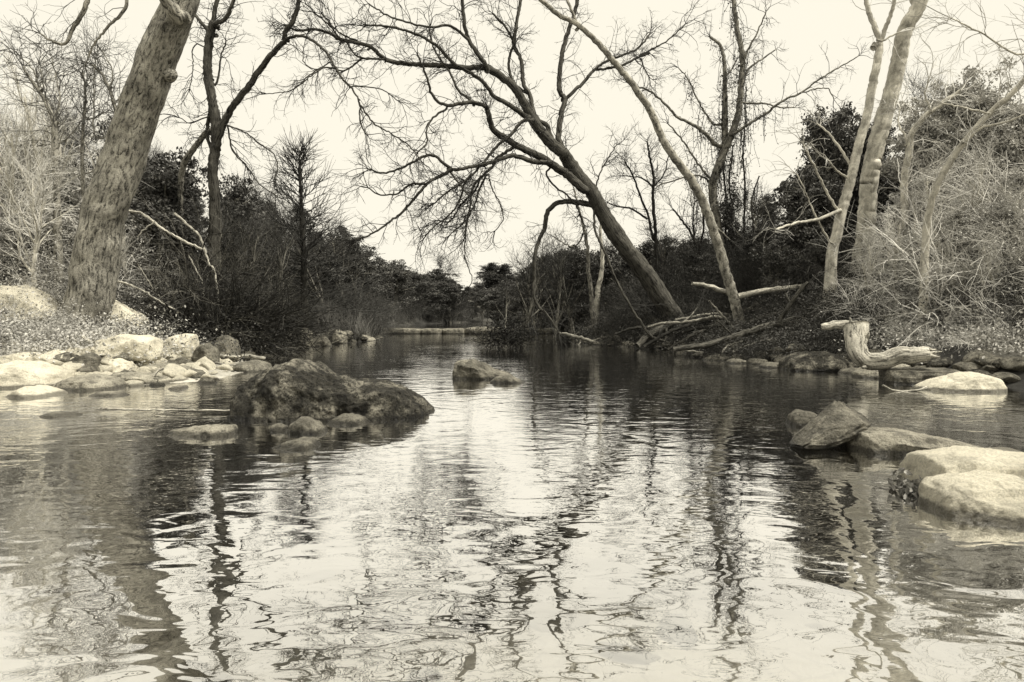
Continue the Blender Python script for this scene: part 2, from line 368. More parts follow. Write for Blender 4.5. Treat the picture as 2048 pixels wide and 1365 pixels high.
Fq = np.stack([ii[:-1, :-1], ii[:-1, 1:], ii[1:, 1:], ii[1:, :-1]], -1).reshape(-1, 4)
gme = mesh_np('ground', V, Fq, M['ground'])
dd = np.minimum(seg_d(GX, GY, np.array(LEFT)), seg_d(GX, GY, np.array(RIGHT))); ins = inside(GX, GY)
silt_and_shade = np.where(ins, np.interp(GY, [0, 1.7, 2.4, 3.2, 5], [0.0, .08, .45, .9, 1]) * np.clip(1.5 - np.abs(GX / np.maximum(GY, .5)) * 1.3, .3, 1) * np.interp(dd, [0, .5, 2], [.25, .5, 1]), np.interp(dd, [0, .8, 2.2], [.2, .55, 1]))  # mask for earth, mud, painted water dimming and the whiter view sides
silt_and_shade = np.maximum(silt_and_shade, np.clip((GX + 1) / 3, 0, 1) * np.clip((GY - 6) / 3, 0, 1)); silt_and_shade = np.maximum(silt_and_shade, np.clip((GY - 13) / 2, 0, 1))
silt_and_shade = np.clip(silt_and_shade + .5 * vn(GX, GY, .9, 5) * (silt_and_shade > .05), 0, 1)
at = gme.attributes.new('silt_and_shade', 'FLOAT', 'POINT'); at.data.foreach_set('value', silt_and_shade.ravel().astype(np.float32))
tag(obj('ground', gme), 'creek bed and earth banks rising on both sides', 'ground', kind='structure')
def sheet(name, x0, x1, y0, y1, z, n, label):
    X, Y = np.meshgrid(np.linspace(x0, x1, n), np.linspace(y0, y1, n)); i_ = np.arange(n * n).reshape(n, n)
    me = mesh_np(name, np.stack([X, Y, X * 0 + z], -1).reshape(-1, 3), np.stack([i_[:-1, :-1], i_[:-1, 1:], i_[1:, 1:], i_[1:, :-1]], -1).reshape(-1, 4), M['water'])
    return tag(obj(name, me), label, 'water', kind='structure')
sheet('water', -60, 60, -30, 32.0, 0, 60, 'rippled creek pool reflecting the bare trees')
sheet('upstream_water', -14, 14, 31.75, 62, .27, 20, 'upper reach of the creek behind the stone ledge')

# ------------------------------------------------------------------ rocks
import bmesh
_ico = {}
def ico(sub):
    if sub not in _ico:
        bm = bmesh.new(); bmesh.ops.create_icosphere(bm, subdivisions=sub, radius=1)
        _ico[sub] = (np.array([v.co[:] for v in bm.verts]), np.array([[v.index for v in f.verts] for f in bm.faces])); bm.free()
    return _ico[sub]
def rough(V, amp, freq, seed, ridged=.5, fine=1.0):
    c = V.mean(0); off = Vector((seed * 3.1, seed * 1.7, seed))
    out = V.copy(); nr = norm(V - c)
    for i, p in enumerate(V):
        q = Vector(p) * freq + off
        n_ = noise.fractal(q, .9, 2.1, 5) + ridged * (abs(noise.noise(q * 2.3)) * -1.2 + .3)
        f2 = freq * 3.7
        n_ += fine * (.34 * noise.ridged_multi_fractal(q * 2.6, .8, 2.2, 4, 1.0, 2.0) - .3 - .5 * max(0, noise.noise(q * 5.5) - .25))
        out[i] += nr[i] * (n_ * amp)
    return out
def prof_rock(name, top, bot, Y, depth, label, mat='rock_mid', sub=5, amp=.035, freq=4, sink=.25, seed=1, sq=.62, group=None, fix=True, chip=16):
    """traced top and bottom outlines at distance Y, given real thickness along the view"""
    yb = max(p_[1] for p_ in bot)
    if fix and Y < 24: Y = CH * F / (yb - 625) + depth * .45       # the front foot meets the water at the traced waterline
    V, Fc = ico(sub); x = np.clip(V[:, 0], -1, 1); s = np.sqrt(np.maximum(1 - x * x, 1e-6)); yc = V[:, 1] / s; zc = V[:, 2] / s
    # spread the verts more evenly along the length
    T = np.array([P(a_, b_, Y) for a_, b_ in top]); B = np.array([P(a_, b_, Y) for a_, b_ in bot])
    x0, x1 = T[0, 0], T[-1, 0]; X = x0 + (x1 - x0) * (x + 1) / 2
    tz = np.interp(X, T[:, 0], T[:, 2]); bz = np.interp(X, B[:, 0], B[:, 2]) - sink
    mid = (tz + bz) / 2; hh = np.maximum((tz - bz) / 2, .01)
    e_ = np.clip((1 - np.abs(x)) / .12, 0, 1) ** .5
    g_ = np.random.default_rng(seed); Q = V.copy()
    for _ in range(chip):
        n_ = norm(g_.normal(size=3) * np.array((.6, 1, .8))); t_ = np.maximum(Q @ n_ - g_.uniform(.72, .92), 0); Q = Q - t_[:, None] * n_
    fz = np.abs(Q[:, 2]) / np.maximum(np.abs(V[:, 2]), .05); fz = np.clip(fz, .75, 1); fy = np.clip(np.linalg.norm(Q, axis=1), .7, 1)
    pw = lambda v: np.sign(v) * np.abs(v) ** sq
    Z = mid + pw(zc) * hh * e_ * np.where(zc > .8, .3 * fz + .7, fz); w_ = np.interp(np.abs(x), [0, .5, .85, 1], [1, .95, .7, .35]) * e_
    Yv = Y + pw(yc) * depth * .55 * w_ * fy - zc * depth * -.08
    W = np.stack([X, Yv, Z], -1); W = rough(W, amp, freq, seed)
    o = np.array(((x0 + x1) / 2, Y, bz.mean()))
    return tag(obj(name, mesh_np(name, W, Fc, M[mat], origin=o), loc=tuple(o)), label, 'rock', group)
def rand_rock_mesh(name, seed, mat, sub=4, flat=.55):
    r_ = np.random.default_rng(seed); V, Fc = ico(sub); W = V.copy()
    for k in range(12):
        n_ = norm(r_.normal(size=3)); d_ = r_.uniform(.55, .85); t = np.maximum(W @ n_ - d_, 0); W = W - t[:, None] * n_
    W = rough(W, .07, 1.6, seed) * np.array((1, .75, flat))
    return mesh_np(name, W, Fc, M[mat])

base = lambda a_, b_, y: [(a_, y), (b_, y)]
prof_rock('boulder', [(470, 812), (478, 785), (492, 764), (530, 744), (562, 731), (598, 726), (626, 736), (650, 752), (690, 762), (722, 770), (758, 767), (792, 773), (822, 791), (852, 814), (870, 842)], base(470, 869, 842), 6.55, 1.0,
          'large dark mossy boulder with two humps standing in the creek', 'rock_dark', 7, .06, 3.2, .3, 3, .5, chip=4)
prof_rock('rock', [(655, 848), (672, 834), (700, 829), (722, 836), (738, 850)], base(655, 738, 852), 5.98, .3, 'low rounded rock against the front foot of the big dark boulder', 'rock_mid', 5, .02, 6, .1, 4)
prof_rock('rock', [(577, 868), (584, 846), (600, 836), (625, 838), (640, 848), (655, 864)], base(577, 655, 870), 5.62, .28, 'small pale topped rock just in front of the big dark boulder', 'rock_mid', 5, .02, 6, .1, 5)
prof_rock('rock', [(538, 864), (545, 850), (560, 846), (572, 853), (576, 866)], base(538, 576, 866), 5.7, .14, 'smallest round stone beside the pale topped rock', 'rock_mid', 4, .01, 8, .08, 6)
prof_rock('rock', [(334, 868), (345, 859), (385, 856), (420, 852), (462, 851), (471, 866)], base(334, 471, 876), 5.35, .28, 'flat grey rock lying alone left of the big dark boulder', 'rock_lite', 5, .02, 6, .07, 7)
prof_rock('rock', [(528, 906), (556, 892), (575, 882), (600, 877), (622, 877), (642, 898)], base(528, 642, 902), 4.95, .26, 'wedge shaped rock nearest the viewer below the big dark boulder', 'rock_mid', 5, .018, 6, .07, 8)
prof_rock('rock', [(903, 752), (905, 730), (915, 723), (948, 719), (968, 728), (985, 740), (1010, 745), (1030, 755)], base(903, 1030, 760), 9.7, .7, 'solitary grey rock in the middle of the bright water', 'rock_mid', 6, .04, 3, .2, 9)
prof_rock('rock', [(975, 768), (992, 754), (1015, 752), (1040, 760), (1062, 770)], base(975, 1062, 768), 9.25, .35, 'low sloping rock at the right foot of the solitary midstream rock', 'rock_mid', 5, .02, 4, .1, 10)
def hull_rock(name, pts, label, mat, cuts, amp, freq, seed, bev=.02):
    W = [P(a_, b_, y_) for a_, b_, y_ in pts]; bm = bmesh.new()
    for p_ in W: bm.verts.new(p_)
    bmesh.ops.convex_hull(bm, input=bm.verts[:]); bmesh.ops.dissolve_limit(bm, angle_limit=R(6), verts=bm.verts[:], edges=bm.edges[:])
    bmesh.ops.bevel(bm, geom=bm.edges[:], offset=bev, segments=2, affect='EDGES', clamp_overlap=True)
    bmesh.ops.triangulate(bm, faces=bm.faces[:])
    for _ in range(cuts):
        bmesh.ops.subdivide_edges(bm, edges=[e for e in bm.edges if e.calc_length() > .012], cuts=1); bmesh.ops.triangulate(bm, faces=bm.faces[:])
    bm.verts.index_update(); V = np.array([v.co[:] for v in bm.verts]); Fc = np.array([[v.index for v in f.verts] for f in bm.faces]); bm.free()
    V = rough(V, amp, freq, seed); o = V.mean(0); o[2] = max(V[:, 2].min(), -.1)
    return tag(obj(name, mesh_np(name, V, Fc, M[mat], origin=o), loc=tuple(o)), label, 'rock')
hull_rock('rock', [(1677, 798, 5.22), (1660, 808, 5.3), (1586, 872, 5.35), (1574, 890, 5.1), (1743, 843, 5.2), (1746, 856, 5.1), (1728, 852, 4.95), (1668, 858, 4.9), (1603, 897, 4.82), (1650, 898, 4.85), (1704, 880, 4.92), (1620, 905, 5.2), (1690, 890, 5.3)],
          'layered slab rock tilted up to a point beside the right hand slabs', 'rock_tilt', 6, .011, 7, 11)
prof_rock('rock', [(1576, 858), (1586, 832), (1602, 823), (1625, 824), (1645, 840)], base(1576, 645 + 1000, 856), 5.6, .3, 'small pointed rock half hidden behind the tilted slab', 'rock_mid', 5, .015, 6, .1, 12)
prof_rock('rock', [(1700, 900), (1704, 874), (1716, 863), (1770, 859), (1830, 866), (1900, 878), (1960, 892), (1985, 908)], base(1700, 1985, 914), 4.8, .55, 'long low slab running right from the tilted rock', 'rock_lite', 6, .016, 6, .12, 13, .5)
prof_rock('rock', [(1735, 862), (1760, 853), (1800, 850), (1815, 856), (1818, 866)], base(1735, 1818, 862), 5.6, .25, 'narrow rock just showing behind the long low slab', 'rock_lite', 4, .01, 6, .1, 14)
prof_rock('boulder', [(1836, 960), (1842, 932), (1862, 916), (1900, 907), (1950, 905), (2020, 908), (2100, 916), (2180, 950)], base(1836, 2180, 990), 3.75, .7, 'upper smooth white boulder at the right edge', 'rock_pale', 6, .02, 4, .2, 15, fix=False)
prof_rock('boulder', [(1856, 1020), (1868, 985), (1893, 966), (1930, 956), (1975, 950), (2040, 955), (2100, 980), (2150, 1030)], base(1856, 2150, 1050), 3.3, .5, 'lower rough white boulder in front of the smooth one at the right edge', 'rock_pale', 6, .022, 5, .2, 16)
prof_rock('rock', [(1800, 938), (1812, 924), (1840, 920), (1862, 926), (1870, 940)], base(1800, 1870, 940), 4.2, .2, 'small flat stone left of the white boulders', 'rock_mid', 4, .01, 6, .08, 17)
prof_rock('rock', [(1960, 905), (1985, 901), (2030, 900), (2070, 906)], base(1960, 2070, 912), 4.6, .3, 'low pale stone behind the white boulders', 'rock_pale', 4, .01, 6, .08, 18)
prof_rock('rock', [(1836, 786), (1850, 774), (1880, 760), (1920, 750), (1960, 747), (1985, 756), (2001, 782)], base(1836, 2001, 785), 8.5, .6, 'smooth white rock like a lying egg at the right shore', 'rock_pale', 6, .03, 3, .15, 19)
prof_rock('rock', [(1763, 760), (1766, 743), (1775, 739), (1840, 738), (1900, 738), (1915, 744), (1918, 756)], base(1763, 1918, 770), 9.3, .6, 'square edged slab behind the egg shaped white rock', 'rock_tilt', 6, .02, 4, .1, 20, .4)
prof_rock('rock', [(1706, 760), (1712, 746), (1738, 734), (1780, 724), (1815, 730), (1832, 742)], base(1706, 1832, 758), 9.8, .6, 'pale hump rock under the curved stump', 'rock_lite', 5, .03, 3, .1, 21)
prof_rock('rock', [(1566, 738), (1578, 716), (1605, 706), (1650, 704), (1682, 718), (1694, 738)], base(1566, 1694, 738), 11.9, .9, 'mossy dark rock at the waterline left of the curved stump', 'rock_dark', 5, .05, 2, .15, 22, fix=False)
for k, (xa, xb, yt, yb, Yd, lab) in enumerate([
        (1424, 1456, 712, 721, 14.6, 'leftmost small dark stone of the row on the right waterline'),
        (1452, 1494, 718, 728, 13.6, 'second stone from the left in the row on the right waterline'),
        (1496, 1536, 717, 730, 13.4, 'rounded middle stone of the row on the right waterline'),
        (1520, 1572, 725, 737, 12.8, 'flat stone of the waterline row next to the mossy dark rock')]):
    w_ = xb - xa
    prof_rock('stone', [(xa, yb - 3), (xa + w_ * .2, yt + 1), (xa + w_ * .5, yt), (xa + w_ * .85, yt + 2), (xb, yb - 2)], base(xa, xb, yb), Yd, .4, lab, 'rock_mid', 4, .02, 3, .08, 30 + k)
def land_rock(top, bot, label, mat='rock_pale', sub=5, amp=.03, freq=3, seed=1, dep=.5, name='boulder', sq=.7, dY=0):
    cx = sum(p[0] for p in bot) / len(bot); cy = sum(p[1] for p in bot) / len(bot)
    Y = on_ground(cx, cy)[1] + dep * .3 + dY
    return prof_rock(name, top, bot, Y, dep, label, mat, sub, amp, freq, .15, seed, sq, fix=False)
land_rock([(-60, 600), (-30, 570), (30, 569), (60, 580), (90, 600), (114, 620)], [(-60, 640), (40, 640), (114, 622)], 'pale weathered boulder at the far left edge beneath the brush', seed=41, dep=1.0)
land_rock([(197, 625), (200, 602), (212, 597), (245, 610), (280, 630), (289, 645)], [(197, 648), (240, 655), (275, 662), (289, 648)], 'angular white block below the big leaning trunk', seed=42, dep=.6, sq=.5, dY=-1.0)
land_rock([(180, 705), (200, 680), (240, 672), (285, 670), (310, 678), (319, 700)], base(180, 319, 704), 'long pale boulder behind the gravel shore', seed=43, dep=.7, dY=-.3)
land_rock([(324, 700), (332, 682), (350, 671), (372, 668), (388, 670), (394, 700)], base(324, 394, 705), 'rounded cracked boulder right of the long pale boulder', seed=44, dep=.6, dY=-.6, mat='rock_pale')
land_rock([(388, 706), (396, 690), (414, 687), (432, 700), (436, 710)], base(388, 436, 710), 'small lit boulder touching the cracked one', seed=45, dep=.4, dY=-.6, mat='rock_mid')
land_rock([(428, 700), (436, 675), (452, 671), (468, 682), (478, 702)], base(428, 478, 704), 'grey boulder half under the twig tangle', seed=46, dep=.5, dY=-.8, mat='rock_mid')
land_rock([(-60, 770), (-40, 735), (20, 728), (80, 728), (120, 745), (131, 770)], base(-60, 131, 775), 'broad pitted ledge rock at the left shoreline', seed=47, dep=1.0, mat='rock_pale', amp=.05)
land_rock([(118, 738), (140, 722), (175, 706), (192, 716), (180, 735), (194, 730)][:4] + [(196, 728)], [(118, 746), (150, 742), (196, 732)], 'dark bark like slab propped on the pale shore rocks', seed=48, dep=.4, mat='rock_tilt', name='rock')
land_rock([(55, 742), (70, 712), (100, 703), (130, 712), (150, 730)], base(55, 150, 735), 'crumbly pale rock above the left ledge', seed=49, dep=.6, amp=.05, name='rock')
land_rock([(185, 735), (200, 722), (240, 716), (262, 728), (268, 738)], base(185, 268, 738), 'flat white shelf stone in the middle of the left shore', seed=50, dep=.6, name='rock')
for k_, (tp_, bt_, lab_, m_) in enumerate([
        ([(186, 762), (200, 750), (250, 745), (300, 748), (332, 760)], base(186, 332, 766), 'wide flat shelf slab at the waterline of the left shore', 'rock_lite'),
        ([(110, 778), (135, 756), (180, 752), (225, 764), (240, 776)], base(110, 240, 780), 'pitted grey shelf slab left of the wide flat one', 'rock_lite'),
        ([(270, 745), (290, 732), (330, 728), (372, 736), (380, 746)], base(270, 380, 748), 'thin layered slab below the cracked boulder', 'rock_lite'),
        ([(0, 735), (15, 712), (50, 705), (72, 718), (78, 732)], base(0, 78, 738), 'pale tilted slab above the broad pitted ledge', 'rock_pale'),
        ([(-30, 705), (10, 685), (48, 684), (70, 700)], base(-30, 70, 706), 'grey slab in the leaves at the far left edge', 'rock_lite'),
        ([(236, 726), (250, 716), (292, 712), (318, 722)], base(236, 318, 728), 'narrow bright slab in front of the long pale boulder', 'rock_pale'),
        ([(468, 738), (478, 726), (505, 722), (530, 730), (540, 742)], base(468, 540, 744), 'dark flat slab at the tip of the shore behind the big dark boulder', 'rock_mid')]):
    land_rock(tp_, bt_, lab_, m_, 5, .03, 3, 140 + k_, .7, 'rock', .45)
for k_, (tp_, bt_, lab_) in enumerate([
        ([(175, 792), (200, 785), (235, 784), (258, 792)], base(175, 258, 795), 'low stone breaking the water below the wide shelf slab'),
        ([(80, 832), (110, 826), (150, 828), (168, 836)], base(80, 168, 838), 'barely emerged flat stone near the left edge'),
        ([(338, 778), (348, 772), (362, 772), (372, 780)], base(338, 372, 781), 'tiny dark stone in the water beside the standing driftwood stick')]):
    prof_rock('rock', tp_, bt_, 8, .35, lab_, 'rock_lite', 4, .015, 5, .1, 160 + k_)
prof_rock('rock', [(18, 800), (40, 782), (62, 773), (90, 779), (128, 794)], base(18, 128, 797), 7.9, .6, 'smooth pale rock tip poking from the water at far left', 'rock_pale', 5, .02, 4, .12, 51)
prof_rock('rock', [(662, 684), (666, 668), (676, 659), (689, 665), (694, 684)], base(664, 693, 684), 22.0, .6, 'upright pale rock at the end of the left bank', 'rock_lite', 5, .04, 2, .15, 52, fix=False)
prof_rock('rock', [(684, 682), (700, 671), (722, 668), (744, 675), (752, 683)], base(684, 752, 683), 22.4, .7, 'flat white rock lying beside the upright pale rock', 'rock_lite', 5, .04, 2, .15, 53)
prof_rock('rock', [(584, 690), (590, 655), (605, 650), (622, 668), (630, 690)], base(584, 630, 688), 19.6, .7, 'dim grey boulder at the foot of the small cypress', 'rock_mid', 5, .05, 2, .15, 54, fix=False)
prof_rock('rock', [(622, 692), (630, 676), (650, 673), (664, 690)], base(622, 664, 690), 20.2, .6, 'low grey rock right of the cypress boulder', 'rock_mid', 4, .04, 2, .15, 55, fix=False)
prof_rock('rock', [(340, 745), (365, 735), (400, 736), (430, 748)], base(340, 430, 750), 10.6, .5, 'dark wet shelf stone near the driftwood pile', 'rock_mid', 5, .03, 3, .1, 56)
prof_rock('rock', [(395, 745), (410, 733), (440, 734), (455, 745)], base(395, 455, 747), 11.2, .4, 'rounded shelf stone at the tip of the gravel shore', 'rock_mid', 4, .03, 3, .1, 57)

# the ledge (weir) across the creek: broken slabs in one line
r_ = np.random.default_rng(5); x = -7.0; k = 0
root = empty('stone_weir', (-1.5, 31.9, 0), 'low stone ledge crossing the creek from bank to bank', 'weir')
while x < 6.0:
    wd = r_.uniform(.9, 3.2); V_, Fc = ico(4)
    q = np.sign(V_) * np.abs(V_) ** .4; q = q / np.abs(q).max() * np.array((wd * .53, .5 + r_.uniform(-.1, .1), .19)) + np.array((x + wd / 2, 32.0 + r_.uniform(-.1, .1), .075 + r_.uniform(-.03, .04)))
    q = rough(q, .07, 2.2, 60 + k); o = obj('slab', mesh_np('slab', q, Fc, M['rock_mid'], origin=root.location), root)
    x += wd; k += 1

# ------------------------------------------------------------------ traced trees
class Traced:
    def __init__(s, name, Y, label, cat, trunk_mat, twig_mat, group=None):
        s.Y = Y; s.P = np.zeros((0, 3)); s.px = np.zeros((0, 2)); s.name = name; s.tm = trunk_mat; s.wm = twig_mat; s.label = label; s.cat = cat; s.group = group
        s.root = None; s.paths = []
    def limb(s, pts, r0, r1, dY=0.0, part='limb', sides=10, lump=.12, jit=.6, mat=None, twigs=1.0, power=1.0):
        """pts px, radii in reference px, dY change in distance from start to end"""
        n = len(pts)
        if len(s.px):
            dq = np.sqrt(((s.px - np.array(pts[0])) ** 2).sum(1)); i = np.argmin(dq); Y0 = s.P[i, 1]
            if 3 < dq[i] < 60: pts = [tuple(s.px[i])] + list(pts); n += 1
        else: Y0 = s.Y
        t = np.linspace(0, 1, n); Ys = Y0 + dY * t; rad = (r0 + (r1 - r0) * t ** power) * Ys / F
        W = np.array([P(a_, b_, y) for (a_, b_), y in zip(pts, Ys)])
        W[:, 1] += np.where(t > 0, 1, 0) * rng.normal(size=n) * .05 * (Ys / F) * 20
        C, rr = cat_rom(W, rad, max(.05, 5 * Y0 / F))
        C[1:-1] += rng.normal(size=(len(C) - 2, 3)) * (jit * Y0 / F)
        if s.root is None:
            if part == 'trunk' and C[0, 2] > gh(C[0, 0], C[0, 1]) - .2:   # carry the trunk down into the bank
                ext = np.array([[C[0, 0] - (C[2, 0] - C[0, 0]) * .3, C[0, 1] + .02, z_] for z_ in np.linspace(gh(C[0, 0], C[0, 1]) - .3, C[0, 2], 5)[:-1]])
                C = np.vstack([ext, C]); rr = np.concatenate([rr[0] * np.array([1.75, 1.45, 1.2, 1.06]), rr])
            s.root = empty(s.name, C[0], s.label, s.cat, s.group)
        A_ = Acc(); A_.tubes(C[None], rr[None], sides, uv=True, lump=lump)
        obj(part, A_.mesh(part, M[mat or s.tm], origin=s.root.location), s.root)
        s.P = np.vstack([s.P, C]); s.px = np.vstack([s.px, [[1024 + F * c[0] / c[1], 625 - F * (c[2] - 1) / c[1]] for c in C]])
        if twigs: s.paths.append((C, rr, twigs))
        return s
    def crown(s, every=.35, L=(.5, 1.3), r=.012, droop=-.04, up=.1, lv=2, sub=4, wob=.28, leaf=0, name='crown', taper=.35, rmax=1e9, sub2=3):
        A_ = Acc(); O = []; D = []; S_ = []
        for C, rr, tw in s.paths:
            seg = np.linalg.norm(np.diff(C, axis=0), axis=1); ln = seg.sum(); n = int(ln / every * tw) + 1
            f = rng.random(n) ** .8 * (len(C) - 1.001); i = f.astype(int); u = (f - i)[:, None]
            keep = rr[i] < rmax; i = i[keep]; u = u[keep]; n = len(i)
            if not n: continue
            T = norm(C[i + 1] - C[i]); pr = norm(np.cross(T, rng.normal(size=(n, 3)))); a_ = rng.uniform(.4, 1.2, n)[:, None]
            O.append(C[i] * (1 - u) + C[i + 1] * u); D.append(T * np.cos(a_) + pr * np.sin(a_) + np.array((0, 0, up))); S_.append(np.minimum(rr[i] * .6, r))
            # the tip carries on as a fan of twigs
            O.append(np.repeat(C[-1:], 4, 0)); D.append(norm(C[-1] - C[-2]) + rng.normal(size=(4, 3)) * .4); S_.append(np.full(4, min(r, rr[-1])))
        O = np.concatenate(O); D = np.concatenate(D); S_ = np.concatenate(S_)
        p, q = grow(O, D, rng.uniform(L[0], L[1], len(O)), S_, 7, wob, droop, taper); A_.tubes(p, q, 3)
        tips = [p]
        for l in range(lv - 1):
            o_, d_, rr_, t_ = spawn(p, q, sub if l == 0 else sub2, up=up * .5)
            p, q = grow(o_, d_, rng.uniform(L[0], L[1], len(o_)) * (.5 ** (l + 1)) * (1.2 - .5 * t_), rr_ * .75, 5, wob, droop, .45); A_.tubes(p, q, 3); tips.append(p)
        if leaf:
            t = tips[-1].reshape(-1, 3); t = t[rng.integers(0, len(t), leaf)]; A_.leaves(t + rng.normal(size=t.shape) * .04, .035)
        obj(name, A_.mesh(name, M[s.wm], origin=s.root.location, smooth=False), s.root)
        return s

# --- the dark tree arching over the creek
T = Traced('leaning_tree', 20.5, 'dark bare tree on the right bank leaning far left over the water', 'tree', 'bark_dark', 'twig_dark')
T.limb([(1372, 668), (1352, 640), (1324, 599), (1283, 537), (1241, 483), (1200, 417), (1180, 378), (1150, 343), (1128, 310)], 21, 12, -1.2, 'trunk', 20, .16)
T.limb(z3([(1545, 905), (1450, 820), (1400, 760), (1360, 700), (1330, 640), (1290, 570), (1250, 510), (1180, 450), (1090, 395)]), 12, 7, -.6)
T.limb(z3([(1090, 395), (960, 397), (840, 385), (680, 380), (530, 360), (470, 325), (400, 270), (240, 235), (180, 200), (90, 172), (0, 180), (-90, 150)]), 6, 2, -2.0)
T.limb(z3([(1090, 395), (1050, 330), (990, 240), (965, 170), (955, 85), (940, -60), (900, -200)]), 5, 3, -.5)
T.limb(z3([(1660, 1110), (1560, 1020), (1470, 960), (1400, 915), (1300, 870), (1200, 810), (1130, 760), (1105, 690), (1090, 625)]), 9, 5, -1.5)
T.limb(z3([(1090, 625), (1000, 600), (940, 605), (880, 620), (820, 605), (770, 550), (750, 480), (720, 400), (690, 330)]), 4.5, 1.8, -1)
T.limb(z3([(1470, 955), (1360, 945), (1250, 910), (1180, 930), (1100, 960), (1000, 977), (890, 992), (780, 910), (700, 930), (600, 980), (490, 1015), (400, 990)]), 5.5, 1.6, -2)
T.limb(z3([(890, 992), (800, 1040), (740, 1080), (600, 1240), (520, 1300), (430, 1365), (320, 1405)]), 3.8, 1.4, -.8)
T.limb(z3([(740, 1078), (650, 1078), (600, 1115), (560, 1135), (470, 1140), (400, 1100)]), 2.6, 1.2, -.4)
T.limb(z3([(860, 630), (780, 690), (740, 760), (740, 830), (690, 890)]), 2.2, 1.4, -.5)
T.limb(z3([(860, 985), (960, 1110), (985, 1140)]), 2, 1.2, -.2)
T.limb(z3([(1360, 700), (1300, 712), (1240, 780), (1150, 860), (1090, 930), (1030, 1000), (980, 1050), (900, 1100), (830, 1150), (770, 1200)]), 4, 1.4, -1.4, twigs=1.6)
T.limb(z3([(1250, 860), (1150, 930), (1120, 980), (1030, 1070), (1000, 1150), (990, 1230), (970, 1320), (960, 1400)]), 3.5, 1.2, -.6, twigs=2)
T.limb(z3([(1000, 1020), (960, 1080), (930, 1180), (870, 1260), (780, 1330), (720, 1400)]), 2.5, 1.1, -.3, twigs=2)
T.limb(z3([(1060, 1030), (1020, 1120), (940, 1200), (880, 1290), (800, 1290)]), 2.4, 1.1, .3, twigs=2)
T.limb(z3([(1090, 1020), (1050, 1110), (1010, 1220), (960, 1300), (880, 1370)]), 2.4, 1.1, -.4, twigs=2)
T.limb(z3([(1100, 1020), (1120, 1100), (1160, 1170), (1185, 1240), (1185, 1290), (1140, 1350)]), 1.6, .9, -.2, twigs=.5)
T.limb(z4([(970, 320), (965, 400), (965, 490), (990, 560), (1008, 620), (985, 660)]), 1.3, .8, 0, twigs=.15)
T.limb(z3([(1560, 900), (1500, 850), (1460, 790), (1440, 730), (1395, 705), (1360, 640), (1345, 560), (1310, 500), (1300, 420), (1290, 340), (1250, 270), (1260, 180), (1275, 85), (1300, -60)]), 5.5, 3, .8)
T.limb(z3([(1350, 560), (1270, 510), (1235, 450), (1220, 360), (1245, 250), (1200, 160), (1130, 85)]), 3.5, 2, .4)
T.limb(z3([(1570, 930), (1515, 830), (1518, 740), (1530, 650), (1550, 580), (1515, 520), (1530, 330), (1570, 180), (1605, 75), (1640, -80)]), 6.5, 3.5, 1.2)
T.limb(z3([(1550, 580), (1640, 500), (1720, 410), (1790, 360), (1870, 330), (1970, 290), (2046, 200)]), 4, 1.6, 1)
T.limb(z3([(1730, 408), (1870, 387), (1960, 345), (2046, 310)]) + z5([(190, 270), (320, 200), (410, 120)]), 2.6, 1.2, .8)
T.limb(z5([(195, 282), (215, 330), (235, 370)]), 1.5, 1, .2)
T.limb(z3([(1330, 690), (1260, 640), (1200, 600), (1130, 560), (1080, 490), (1000, 430), (900, 370), (800, 270), (700, 210), (600, 175), (490, 155), (390, 145)]), 5.5, 1.8, -1.5)
T.limb(z3([(1010, 602), (920, 520), (880, 430), (820, 350), (770, 250), (760, 160)]), 3, 1.3, .5)
T.limb(z3([(985, 235), (910, 170), (850, 150), (760, 160), (620, 130), (510, 90), (400, 20)]), 3, 1.4, -.8)
T.limb(z3([(240, 235), (150, 130), (95, 85)]), 2, 1.2, -.4)
T.limb(z3([(400, 270), (240, 200), (130, 85)]), 2.4, 1.2, .3)
T.limb(z3([(500, 350), (340, 335), (270, 250), (180, 190)]), 2, 1.2, -.5)
T.limb(z3([(480, 350), (370, 345), (310, 385), (250, 415), (180, 400), (110, 400), (30, 460)]), 2, 1.1, -.7)
T.limb([(1194, 414), (1180, 410), (1155, 405), (1130, 404), (1108, 410), (1094, 428), (1090, 455), (1078, 482), (1070, 510), (1068, 560), (1068, 590), (1075, 610), (1095, 632), (1108, 650), (1118, 668)], 6, 1.8, -.4, twigs=.6)
T.limb(z4([(1380, 730), (1340, 840), (1270, 900), (1200, 945), (1130, 972)]), 2.2, 1.4, -.1, twigs=.6)
T.limb(z4([(1720, 200), (1730, 330), (1790, 470), (1850, 620), (1920, 750), (1990, 860), (2050, 940)]) + [(1345, 690), (1372, 696)], 2.2, 3.0, -.9, twigs=.3)
T.limb(z4([(1440, 0), (1490, 70), (1560, 120), (1620, 190), (1660, 290)]), 2, 1.6, .5, twigs=1)
T.limb(z3([(1725, 1120), (1750, 1020), (1800, 930), (1850, 850)]), 1.8, 1, .3)
T.crown(every=.17, L=(.35, 1.15), r=.012, droop=-.03, up=.05, lv=3, sub=4, sub2=2, rmax=.1)

